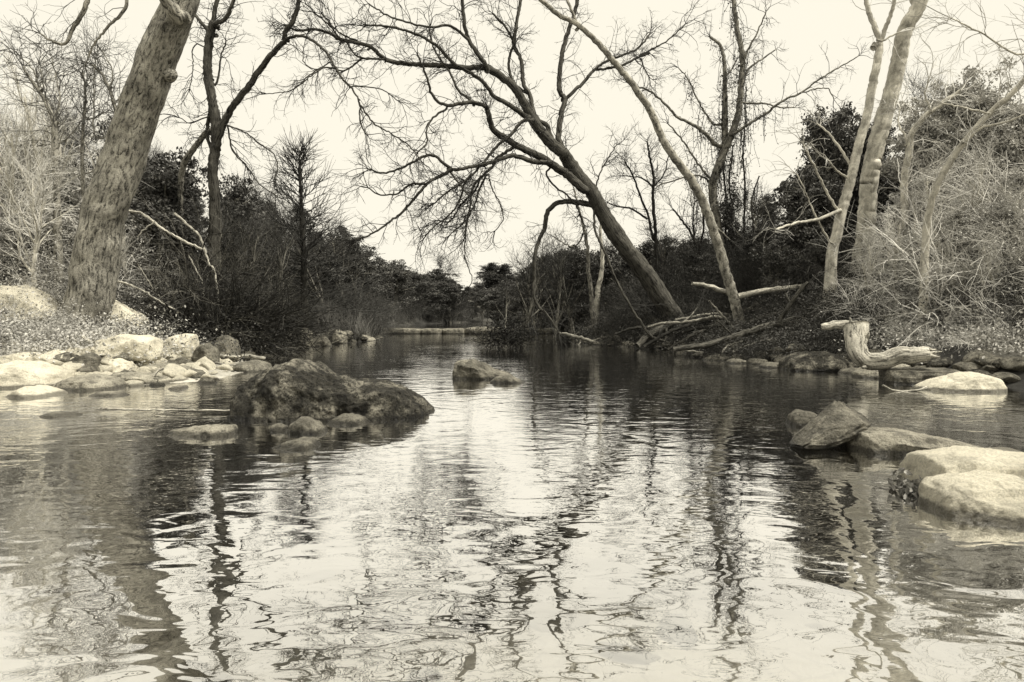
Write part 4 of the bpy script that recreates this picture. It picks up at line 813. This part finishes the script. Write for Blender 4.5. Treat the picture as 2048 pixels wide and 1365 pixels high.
def put_ever(x, y, s, sx, label, group, kinds=EV, z=None, name='evergreen_tree'):
    k = random.randrange(len(kinds)); c_, t_ = kinds[k]
    o = empty(name, (x, y, (gh(x, y) if z is None else z) - .1), label, 'tree', group)
    o.rotation_euler = (0, 0, random.random() * 6.28); o.scale = (s * sx, s * sx, s)
    obj('trunk', t_, o); obj('crown', c_, o)
    return o
def ever_px(px, pytop, Y, label, group, sx=1.0, kinds=EV, hmin=1.6):
    t = P(px, pytop, Y); g = gh(t[0], Y); h = max(t[2] - g, hmin)
    return put_ever(t[0], Y, h / 4.0, sx * min(1.25, 4.0 / h), label, group, kinds)
# left hillside, a descending skyline
for (px, py, Y) in [(500, 430, 27), (640, 480, 31), (680, 450, 33), (700, 470, 30), (735, 490, 34), (660, 500, 27), (760, 515, 37), (790, 520, 40), (720, 540, 31), (540, 480, 22), (690, 560, 35), (750, 560, 36), (780, 570, 42), (500, 470, 25)]:
    ever_px(px + random.uniform(-6, 6), py, Y, 'dark evergreen in the wooded slope descending behind the small cypress', 'evergreens of the left slope', random.uniform(.9, 1.3))
for (px, py, Y) in [(240, 235, 19), (360, 300, 19.5), (330, 330, 18), (470, 350, 21), (300, 400, 17), (270, 310, 20)]:
    ever_px(px, py, Y, 'leafy evergreen behind the thick grey trunk and the forked tree', 'evergreens between the left trunks', random.uniform(.9, 1.2))
for (px, py, Y) in [(60, 300, 16), (150, 330, 17), (110, 420, 14.5), (30, 420, 14), (200, 400, 16)]:
    ever_px(px, py, Y, 'pale leafy shrub tree at the left edge', 'pale shrubs at the left edge', 1.0, EVP, 1.2)
# far end of the valley
for k in range(34):
    px = 800 + k * 10.5 + random.uniform(-6, 6); top = np.interp(px, [790, 850, 900, 930, 980, 1040, 1080, 1150], [535, 548, 560, 572, 570, 545, 515, 500])
    ever_px(px, top + random.uniform(-8, 22), random.uniform(44, 60), 'far evergreen closing the end of the valley', 'evergreens at the end of the valley', random.uniform(1.0, 1.5), EV, 1.2)
# right
for (px, py, Y) in [(1085, 520, 33), (1120, 505, 31), (1150, 490, 29), (1185, 500, 30), (1225, 490, 28), (1260, 500, 27), (1300, 480, 27), (1340, 470, 26), (1370, 480, 25), (1400, 470, 25), (1240, 560, 25), (1180, 570, 28), (1120, 570, 34), (1320, 540, 24), (1380, 540, 23), (1050, 560, 38), (1410, 560, 21.5)]:
    ever_px(px + random.uniform(-6, 6), py, Y, 'dark evergreen standing behind the leaning trees of the right bank', 'evergreens behind the leaning trees', random.uniform(.9, 1.3))
for (px, py, Y) in [(1640, 215, 19), (1700, 205, 18.5), (1600, 330, 18), (1580, 430, 19.5), (1650, 360, 17.5), (1530, 450, 20), (1760, 230, 18.5), (1720, 350, 17.5), (1560, 470, 17), (1640, 470, 16.5), (1500, 470, 21), (1790, 330, 17.8)]:
    ever_px(px, py, Y, 'tall dark evergreen behind the pale trunks of the right bank', 'tall evergreens of the right bank', random.uniform(.75, 1.0))
for (px, py, Y) in [(1850, 190, 16.5), (1930, 150, 15.5), (1990, 180, 15), (2040, 200, 14.5), (1880, 330, 14.5), (1960, 340, 13.5), (2040, 350, 13), (1820, 420, 14.5), (1920, 450, 12.8), (2010, 480, 12)]:
    ever_px(px, py, Y, 'pale leafy tree behind the brush at the right edge', 'pale trees at the right edge', random.uniform(.8, 1.0), EVP)

# ------------------------------------------------------------------ bare background trees (copies)
def bare_tree_mesh(seed):
    global rng
    old = rng; rng = np.random.default_rng(seed); W_ = Acc(); A_ = Acc()
    tp, tr = grow(np.array([[0, 0, -.4]]), np.array([[0.05, 0, 1.]]), np.array([5.0]), np.array([.11]), 10, .09, .05, .2); W_.tubes(tp, tr, 8, uv=True)
    o_, d_, r2, t_ = spawn(tp, tr, 16, (.35, .9), .3, .3); p, q = grow(o_, d_, 2.2 * (1.25 - t_) + .4, r2 * .5, 8, .17, .06, .25); W_.tubes(p, q, 5, uv=True)
    o_, d_, r2, t_ = spawn(p, q, 8, (.4, 1.0), .15, .15); p, q = grow(o_, d_, rng.uniform(.5, 1.2, len(o_)), np.maximum(r2 * .55, .008), 6, .2, .02, .4); A_.tubes(p, q, 3)
    o_, d_, r2, t_ = spawn(p, q, 5, (.4, 1.0), .15, .1); p, q = grow(o_, d_, rng.uniform(.2, .6, len(o_)), r2 * .8, 5, .22, .0, .5); A_.tubes(p, q, 3)
    rng = old
    return W_, A_
BT = []
for s_ in (1, 2, 3):
    W_, A_ = bare_tree_mesh(s_); BT.append((W_.mesh('trunk', M['bark_mot']), A_.mesh('crown', M['twig_dark'], smooth=False)))
BTM = [(a_, m2) for (a_, b_), m2 in zip(BT, [bare_tree_mesh(s_)[1].mesh('crown', M['twig_brush'], smooth=False) for s_ in (1, 2, 3)])]
BTP = []
for s_ in (4, 5):
    W_, A_ = bare_tree_mesh(s_); BTP.append((W_.mesh('trunk', M['bark_pale']), A_.mesh('crown', M['twig_pale'], smooth=False)))  # pale copies for both sides, edge whitening put into bark and twig colour
def bare_px(px, pytop, Y, label, group, kinds=BT, sx=1.0):
    t = P(px, pytop, Y); g = gh(t[0], Y); h = max(t[2] - g, 1.5); k = random.randrange(len(kinds)); a_, b_ = kinds[k]
    o = empty('bare_tree', (t[0], Y, g - .1), label, 'tree', group); s = h / 6.2
    o.rotation_euler = (random.uniform(-.08, .08), random.uniform(-.1, .1), random.random() * 6.28); o.scale = (s * sx, s * sx, s)
    obj('trunk', a_, o); obj('crown', b_, o)
for px, py, Y in [(1045, 430, 27), (1075, 470, 29), (1105, 460, 25), (1010, 540, 36), (1035, 520, 33), (1150, 440, 27), (1230, 430, 28), (1330, 420, 25), (1370, 440, 24), (1260, 520, 23), (1150, 560, 24.5)]:
    bare_px(px, py, Y, 'leafless tree behind the hanging branch of the dark leaning tree', 'leafless trees centre right')
for px, py, Y in [(1500, 330, 21), (1540, 400, 20), (1570, 470, 18), (1600, 500, 16.5)]:
    bare_px(px, py, Y, 'leafless tree between the vine covered tree and the pale trunks', 'leafless trees by the vine covered tree')
for px, py, Y in [(690, 400, 27), (660, 430, 25), (720, 450, 29), (560, 380, 28), (590, 430, 29), (620, 420, 27), (520, 380, 26), (575, 470, 26), (500, 400, 20), (380, 360, 18.8), (410, 380, 19.5), (450, 390, 19), (350, 400, 17.6), (480, 430, 19), (540, 420, 19.5), (470, 380, 20.5)]:
    bare_px(px, py, Y, 'leafless tree on the slope round the small cypress', 'leafless trees of the left slope', BTM)
for px, py, Y in [(70, 60, 16), (20, 150, 14.5), (130, 150, 17), (190, 200, 17.5), (60, 250, 13.5)]:
    bare_px(px, py, Y, 'pale leafless tree at the left edge behind the brush', 'pale leafless trees at the left edge', BTP)
for px, py, Y in [(1850, 270, 14), (1900, 380, 12.6), (1960, 250, 13), (2030, 330, 12), (1990, 430, 11.5), (1800, 380, 13.6), (1740, 430, 13.8)]:
    bare_px(px, py, Y, 'pale leafless tree in the brush at the right edge', 'pale leafless trees at the right edge', BTP)

# ------------------------------------------------------------------ undergrowth nobody could count (instanced on points)
def proto_col(name, objs):
    c = bpy.data.collections.new(name)
    for i, me in enumerate(objs): c.objects.link(bpy.data.objects.new(name + '_piece', me))
    return c
def scatter(name, pts, rot, scl, coll, label, cat, idx=None):
    me = bpy.data.meshes.new(name); me.vertices.add(len(pts)); me.vertices.foreach_set('co', np.asarray(pts, np.float32).ravel())
    a_ = me.attributes.new('rot', 'FLOAT_VECTOR', 'POINT'); a_.data.foreach_set('vector', np.asarray(rot, np.float32).ravel())
    b_ = me.attributes.new('scl', 'FLOAT_VECTOR', 'POINT'); b_.data.foreach_set('vector', np.asarray(scl, np.float32).ravel())
    c_ = me.attributes.new('pick', 'INT', 'POINT'); c_.data.foreach_set('value', (rng.integers(0, 99, len(pts)) if idx is None else idx).astype(np.int32))
    o = obj(name, me); tag(o, label, cat, kind='stuff')
    ng = bpy.data.node_groups.new(name, 'GeometryNodeTree')
    ng.interface.new_socket('Geometry', in_out='INPUT', socket_type='NodeSocketGeometry'); ng.interface.new_socket('Geometry', in_out='OUTPUT', socket_type='NodeSocketGeometry')
    gi = ng.nodes.new('NodeGroupInput'); go = ng.nodes.new('NodeGroupOutput'); ip = ng.nodes.new('GeometryNodeInstanceOnPoints'); ci = ng.nodes.new('GeometryNodeCollectionInfo')
    ci.inputs['Collection'].default_value = coll; ci.inputs['Separate Children'].default_value = True; ci.inputs['Reset Children'].default_value = True
    def na(n_, t):
        x = ng.nodes.new('GeometryNodeInputNamedAttribute'); x.data_type = t; x.inputs['Name'].default_value = n_
        return [s for s in x.outputs if s.enabled and s.name == 'Attribute'][0]
    L = ng.links.new; L(gi.outputs[0], ip.inputs['Points']); L(ci.outputs[0], ip.inputs['Instance']); ip.inputs['Pick Instance'].default_value = True
    L(na('rot', 'FLOAT_VECTOR'), ip.inputs['Rotation']); L(na('scl', 'FLOAT_VECTOR'), ip.inputs['Scale']); L(na('pick', 'INT'), ip.inputs['Instance Index'])
    L(ip.outputs[0], go.inputs[0]); md = o.modifiers.new('scatter', 'NODES'); md.node_group = ng
    return o
def shrub(seed, mat, n=26, h=1.6, spread=.8, r=.009, droop=-.05, leaves=0, levels=3, K=9, wob=.13):
    global rng
    old = rng; rng = np.random.default_rng(seed); A_ = Acc()
    o_ = np.stack([rng.normal(size=n) * .25, rng.normal(size=n) * .25, np.full(n, -.1)], -1)
    d_ = np.stack([rng.normal(size=n) * spread, rng.normal(size=n) * spread, np.ones(n)], -1)
    p, q = grow(o_, d_, rng.uniform(.6, 1.3, n) * h, np.full(n, r), K, wob, droop, .35); A_.tubes(p, q, 3)
    for l in range(levels - 1):
        o_, d_, r2, t_ = spawn(p, q, 5 if l == 0 else 3, (.3, 1.1), .15); p, q = grow(o_, d_, rng.uniform(.2, .6, len(o_)) * h * (.75 ** l), r2 * .7, 6, wob * 1.2, droop * .6, .5); A_.tubes(p, q, 3)
    if leaves:
        t = p.reshape(-1, 3)[rng.integers(0, p.size // 3, leaves)]; A_.leaves(t + rng.normal(size=t.shape) * .05, .028)
    rng = old
    return A_.mesh('shrub', M[mat], smooth=False)
TG = proto_col('stick_tangle', [shrub(25, 'bark_black', n=22, spread=3.5, r=.024, h=1.5, levels=2, K=6), shrub(26, 'bark_mot', n=14, spread=3.0, r=.012, h=1.6, levels=3, K=6), shrub(27, 'twig_dark', n=26, spread=3, r=.012, h=1.2, leaves=1800), shrub(28, 'bark_black', n=40, spread=2.0, r=.010, h=1.3, wob=.3), shrub(29, 'twig_dark', n=40, spread=1.5, r=.009, h=1.3, wob=.35, leaves=900)])
BR_D = proto_col('dark_brush', [shrub(21, 'twig_brush'), shrub(22, 'twig_brush', leaves=600), shrub(23, 'twig_dark', leaves=1500), shrub(24, 'twig_brush', spread=1.6, h=1.2)])
BR_P = proto_col('pale_brush', [shrub(31, 'twig_pale', n=13, r=.019, wob=.07, droop=-.09, levels=3, h=2.0, spread=1.0, K=10), shrub(32, 'twig_pale', n=10, r=.016, wob=.08, spread=1.6, levels=3, h=1.5, droop=-.1), shrub(33, 'bark_mid', n=12, r=.012, spread=1.5, h=1.4), shrub(34, 'leaf_pale', n=12, leaves=1300), shrub(35, 'leaf_ever', n=12, leaves=1300, h=1.2)])
def region(poly_px, Yr, n, dmin=0.3, side=None, ymax=None):
    """ground points whose column falls in a pixel band and whose distance lies in Yr"""
    out = []; tries = 0
    while len(out) < n and tries < 20 * n:
        tries += 1
        px = random.uniform(*poly_px); Y = random.uniform(*Yr); X = (px - 1024) / F * Y
        xx = np.array([X]); yy = np.array([Y])
        if inside(xx, yy)[0]: continue
        if min(seg_d(xx, yy, np.array(LEFT))[0], seg_d(xx, yy, np.array(RIGHT))[0]) < dmin: continue
        out.append((X, Y, gh(X, Y)))
    return np.array(out)
def rs(n, s0, s1, tilt=.25):
    s = rng.uniform(s0, s1, (n, 1)); return np.concatenate([rng.normal(size=(n, 2)) * tilt, rng.random((n, 1)) * 6.28], 1), s * rng.uniform(.85, 1.15, (n, 3))
def brush(name, bands, coll, label, cat='brush', s=(.5, 1.1), tilt=.25):
    """bands: (pixel columns, distances, count, least distance from the water, scales)"""
    pts = []; R_ = []; S_ = []
    for b in bands:
        p = region(b[0], b[1], b[2], b[3] if len(b) > 3 else .4); pts.append(p); sc = b[4] if len(b) > 4 else s
        r_, s_ = rs(len(p), sc[0], sc[1], tilt); R_.append(r_); S_.append(s_)
    return scatter(name, np.concatenate(pts), np.concatenate(R_), np.concatenate(S_), coll, label, cat)
brush('brush', [((300, 560), (15.5, 21), 200, .5, (.4, .8)), ((200, 470), (14.2, 16), 50, .5, (.2, .45)), ((540, 800), (25, 34), 190, .5, (.6, 1.1)), ((640, 760), (24, 30), 40, .2, (.3, .5)), ((500, 620), (18, 21.5), 30, .2, (.25, .4))], BR_D, 'dark tangled leafless brush covering the left bank')
brush('stick_tangle', [((300, 500), (14.6, 18.5), 90, .4, (.6, 1.25)), ((1640, 1760), (11.5, 15), 24, .9, (.3, .5)), ((430, 600), (15.5, 20.5), 60, .1, (.4, .85)), ((330, 480), (14.8, 17), 40, .4, (.7, 1.3)), ((1300, 1640), (16.2, 20.5), 110, .3, (.3, .6)), ((1400, 1640), (13.3, 16), 40, .3, (.15, .32)), ((1180, 1330), (20, 23), 20, .1, (.3, .5))], TG, 'tangle of dead sticks and flood debris on both banks', 'sticks', tilt=.4)
brush('pale_brush', [((-260, 230), (14.0, 18), 150, 1.6, (.5, 1.05)), ((-200, 110), (10.5, 13), 40, 1.4, (.2, .5))], BR_P, 'dry brush at the left edge, colour whitened as edge fade, round the thick grey trunk')
brush('brush', [((1150, 1500), (21, 30), 200, .8, (.5, 1.0)), ((1500, 1720), (16, 21), 110, 1.4, (.35, .7)), ((1400, 1650), (18.4, 21), 90, 1.0, (.3, .6)), ((780, 1200), (38, 50), 120, .3, (.5, 1.1)), ((1040, 1200), (26, 38), 90, .3, (.5, 1.0))], BR_D, 'dark tangled brush covering the right bank behind the logs')
brush('pale_brush', [((1700, 1860), (12.4, 17), 90, 1.6, (.22, .5)), ((1850, 2350), (10.5, 17), 210, 1.5, (.4, 1.0)), ((1720, 2200), (9.5, 12.5), 90, .9, (.12, .3))], BR_P, 'pale tangled brush covering the bank at the right edge', tilt=.45)
RP = [rand_rock_mesh('stone', 70 + i, 'rock_pale', 3) for i in range(3)]; RM = [rand_rock_mesh('stone', 80 + i, 'rock_mid', 3) for i in range(3)]
def shore(n, side, Yr, d0, d1):
    out = []; A_ = np.array(side); t_ = 0
    while len(out) < n and t_ < 200 * n:
        t_ += 1; k = random.randrange(len(A_) - 1); u = random.random(); b_ = A_[k] * (1 - u) + A_[k + 1] * u; x, y = b_ + np.array((random.uniform(-d1, d1), random.uniform(-d1, d1)))
        if not (Yr[0] < y < Yr[1]): continue
        xx, yy = np.array([x]), np.array([y]); d = seg_d(xx, yy, A_)[0] * (-1 if inside(xx, yy)[0] else 1)
        if d0 < d < d1: out.append((x, y, gh(x, y)))
    return np.array(out)
pts = np.concatenate([shore(90, LEFT, (17, 31), -.1, .9), shore(150, RIGHT, (12.5, 31), -.1, 1.0)]); r_, s_ = rs(len(pts), .14, .34, .6)
scatter('bank_debris', pts, r_, s_, TG, 'small sticks and roots heaped along both waterlines', 'debris')
RD = [rand_rock_mesh('stone', 90 + i, 'rock_dark', 3) for i in range(2)]
pts = np.concatenate([shore(170, LEFT, (14, 33), -.25, .5), shore(330, RIGHT, (9.3, 33), -.25, .6)]); r_, s_ = rs(len(pts), .05, .26, .2)
scatter('bank_stones', pts, r_, s_ * np.array((1.2, 1.1, .9)), proto_col('bank_stone', RM + RD), 'grey stones lying along the shaded waterlines', 'stones')
# grass and reeds
def tuft(seed, n=60, h=.8, mat='grass'):
    global rng
    old = rng; rng = np.random.default_rng(seed); A_ = Acc(); o_ = np.stack([rng.normal(size=n) * .18, rng.normal(size=n) * .18, np.full(n, -.05)], -1)
    p, q = grow(o_, np.stack([rng.normal(size=n) * .22, rng.normal(size=n) * .22, np.ones(n)], -1), rng.uniform(.5, 1.1, n) * h, np.full(n, .006), 5, .09, -.04, .3); A_.tubes(p, q, 3); rng = old
    return A_.mesh('tuft', M[mat], smooth=False)
GR = proto_col('reeds', [tuft(51), tuft(52, 50, 1.0)])
brush('reeds', [((630, 850), (23.5, 42), 420, .15), ((1080, 1250), (28, 42), 120, .15), ((800, 1150), (44, 52), 160, .0)], GR, 'light dry reeds along the far left shore', 'reeds', (.6, 1.2), .1)
# far woodland beyond the valley end
FW = proto_col('far_wood', [EV[0][0], EV[1][0], BT[0][1]])
n = 260; X = rng.uniform(-80, 80, n); Y = rng.uniform(56, 110, n); z = GH(X, Y) - .6; r_, s_ = rs(n, .7, 1.1, .05)
scatter('far_woodland', np.stack([X, Y, z], -1), r_, s_ * np.array((1.5, 1.5, .8)), FW, 'distant wooded skyline beyond the end of the creek', 'woodland')
n = 150; X = np.concatenate([rng.uniform(-40, -13, 75), rng.uniform(16, 40, 75)]); Y = rng.uniform(24, 56, n); z = GH(X, Y) - .2; r_, s_ = rs(n, .7, 1.3, .05)
scatter('hillside_woodland', np.stack([X, Y, z], -1), r_, s_, FW, 'wooded hillsides far to both sides of the creek', 'woodland')
# leaf litter
def litter(seed, mat):
    global rng
    old = rng; rng = np.random.default_rng(seed); A_ = Acc(); n = 420; A_.leaves(np.stack([rng.normal(size=n) * .35, rng.normal(size=n) * .35, rng.random(n) ** 2 * .16], -1), rng.uniform(.012, .028, n), flat=.25, aspect=.6); rng = old
    return A_.mesh('litter', M[mat], smooth=False)
LT = proto_col('litter', [litter(61, 'leaf_lit'), litter(62, 'leaf_lit')]); LTP = proto_col('pale_litter', [litter(63, 'leaf_litp'), litter(64, 'leaf_litp')])
brush('leaf_litter', [((220, 560), (12.5, 20), 220, .5), ((1180, 1720), (12, 24), 420, .2)], LT, 'dark fallen leaves covering the banks', 'leaves', (.8, 1.3), .2)
brush('pale_leaf_litter', [((-200, 300), (10.5, 14.5), 200, .9), ((1760, 2250), (9, 13), 70, .8)], LTP, 'pale fallen leaves at the left and right edges of the banks', 'leaves', (.8, 1.3), .2)
# stones: gravel shore and creek bed
ST = proto_col('gravel', RP + RM[:1]); SB = proto_col('bed_stones', RM[:1] + RP)
n = 520; px = rng.uniform(-100, 470, n); py = rng.uniform(702, 772, n); pts = []
for a_, b_ in zip(px, py):
    g_ = on_ground(a_, b_)
    if g_[2] > -.02 and g_[1] < 14 and (a_ < 430 or b_ < 745): pts.append((g_[0], g_[1], gh(g_[0], g_[1])))
pts = np.array(pts); s = .03 + .2 * rng.random((len(pts), 1)) ** 2.2; r_ = np.concatenate([rng.normal(size=(len(pts), 2)) * .2, rng.random((len(pts), 1)) * 6.28], 1)
scatter('gravel', pts, r_, s * np.array((1.2, 1.2, 1.25)), ST, 'loose pale stones and gravel of the left shore', 'gravel')
n = 520; X = rng.uniform(-5, 5, n); Y = rng.uniform(1.0, 10, n); z = GH(X, Y); s = rng.uniform(.03, .22, n) * np.clip(-z * 3, .2, 1); ok = (z < -.05)
pts = np.stack([X, Y, z], -1)[ok]; s = s[ok][:, None]; r_ = np.concatenate([rng.normal(size=(len(pts), 2)) * .15, rng.random((len(pts), 1)) * 6.28], 1)
scatter('bed_stones', pts, r_, np.minimum(s, .12) * np.array((1.4, 1.3, .4)), SB, 'submerged stones on the creek bed', 'stones')
ORD = ['leftmost', 'second from the left', 'third from the left', 'fourth from the left', 'fifth from the left', 'sixth from the left', 'seventh from the left', 'eighth from the left', 'ninth from the left', 'tenth from the left', 'eleventh from the left', 'twelfth from the left', 'thirteenth from the left', 'fourteenth from the left', 'fifteenth from the left', 'sixteenth from the left', 'seventeenth from the left', 'eighteenth from the left', 'nineteenth from the left', 'twentieth from the left']
PHR = {'evergreens between the left trunks': 'of the leafy evergreens behind the grey and forked trunks', 'pale shrubs at the left edge': 'of the pale leafy shrubs at the left edge',
       'tall evergreens of the right bank': 'of the tall dark evergreens behind the pale trunks', 'pale trees at the right edge': 'of the pale leafy trees behind the right brush',
       'leafless trees centre right': 'of the leafless trees around the hanging branch', 'leafless trees by the vine covered tree': 'of the leafless trees right of the vine covered tree',
       'leafless trees of the left slope': 'of the leafless trees near the small cypress', 'pale leafless trees at the left edge': 'of the pale leafless trees at the left edge',
       'pale leafless trees at the right edge': 'of the pale leafless trees at the right edge'}
for g_, ph in PHR.items():
    m_ = sorted([o for o in SC.objects if o.get('group') == g_], key=lambda o: o.location.x / o.location.y)
    for i_, o in enumerate(m_): o['label'] = (ORD[i_] if i_ < len(m_) - 1 else 'rightmost') + ' ' + ph
print('objects', len(SC.objects))
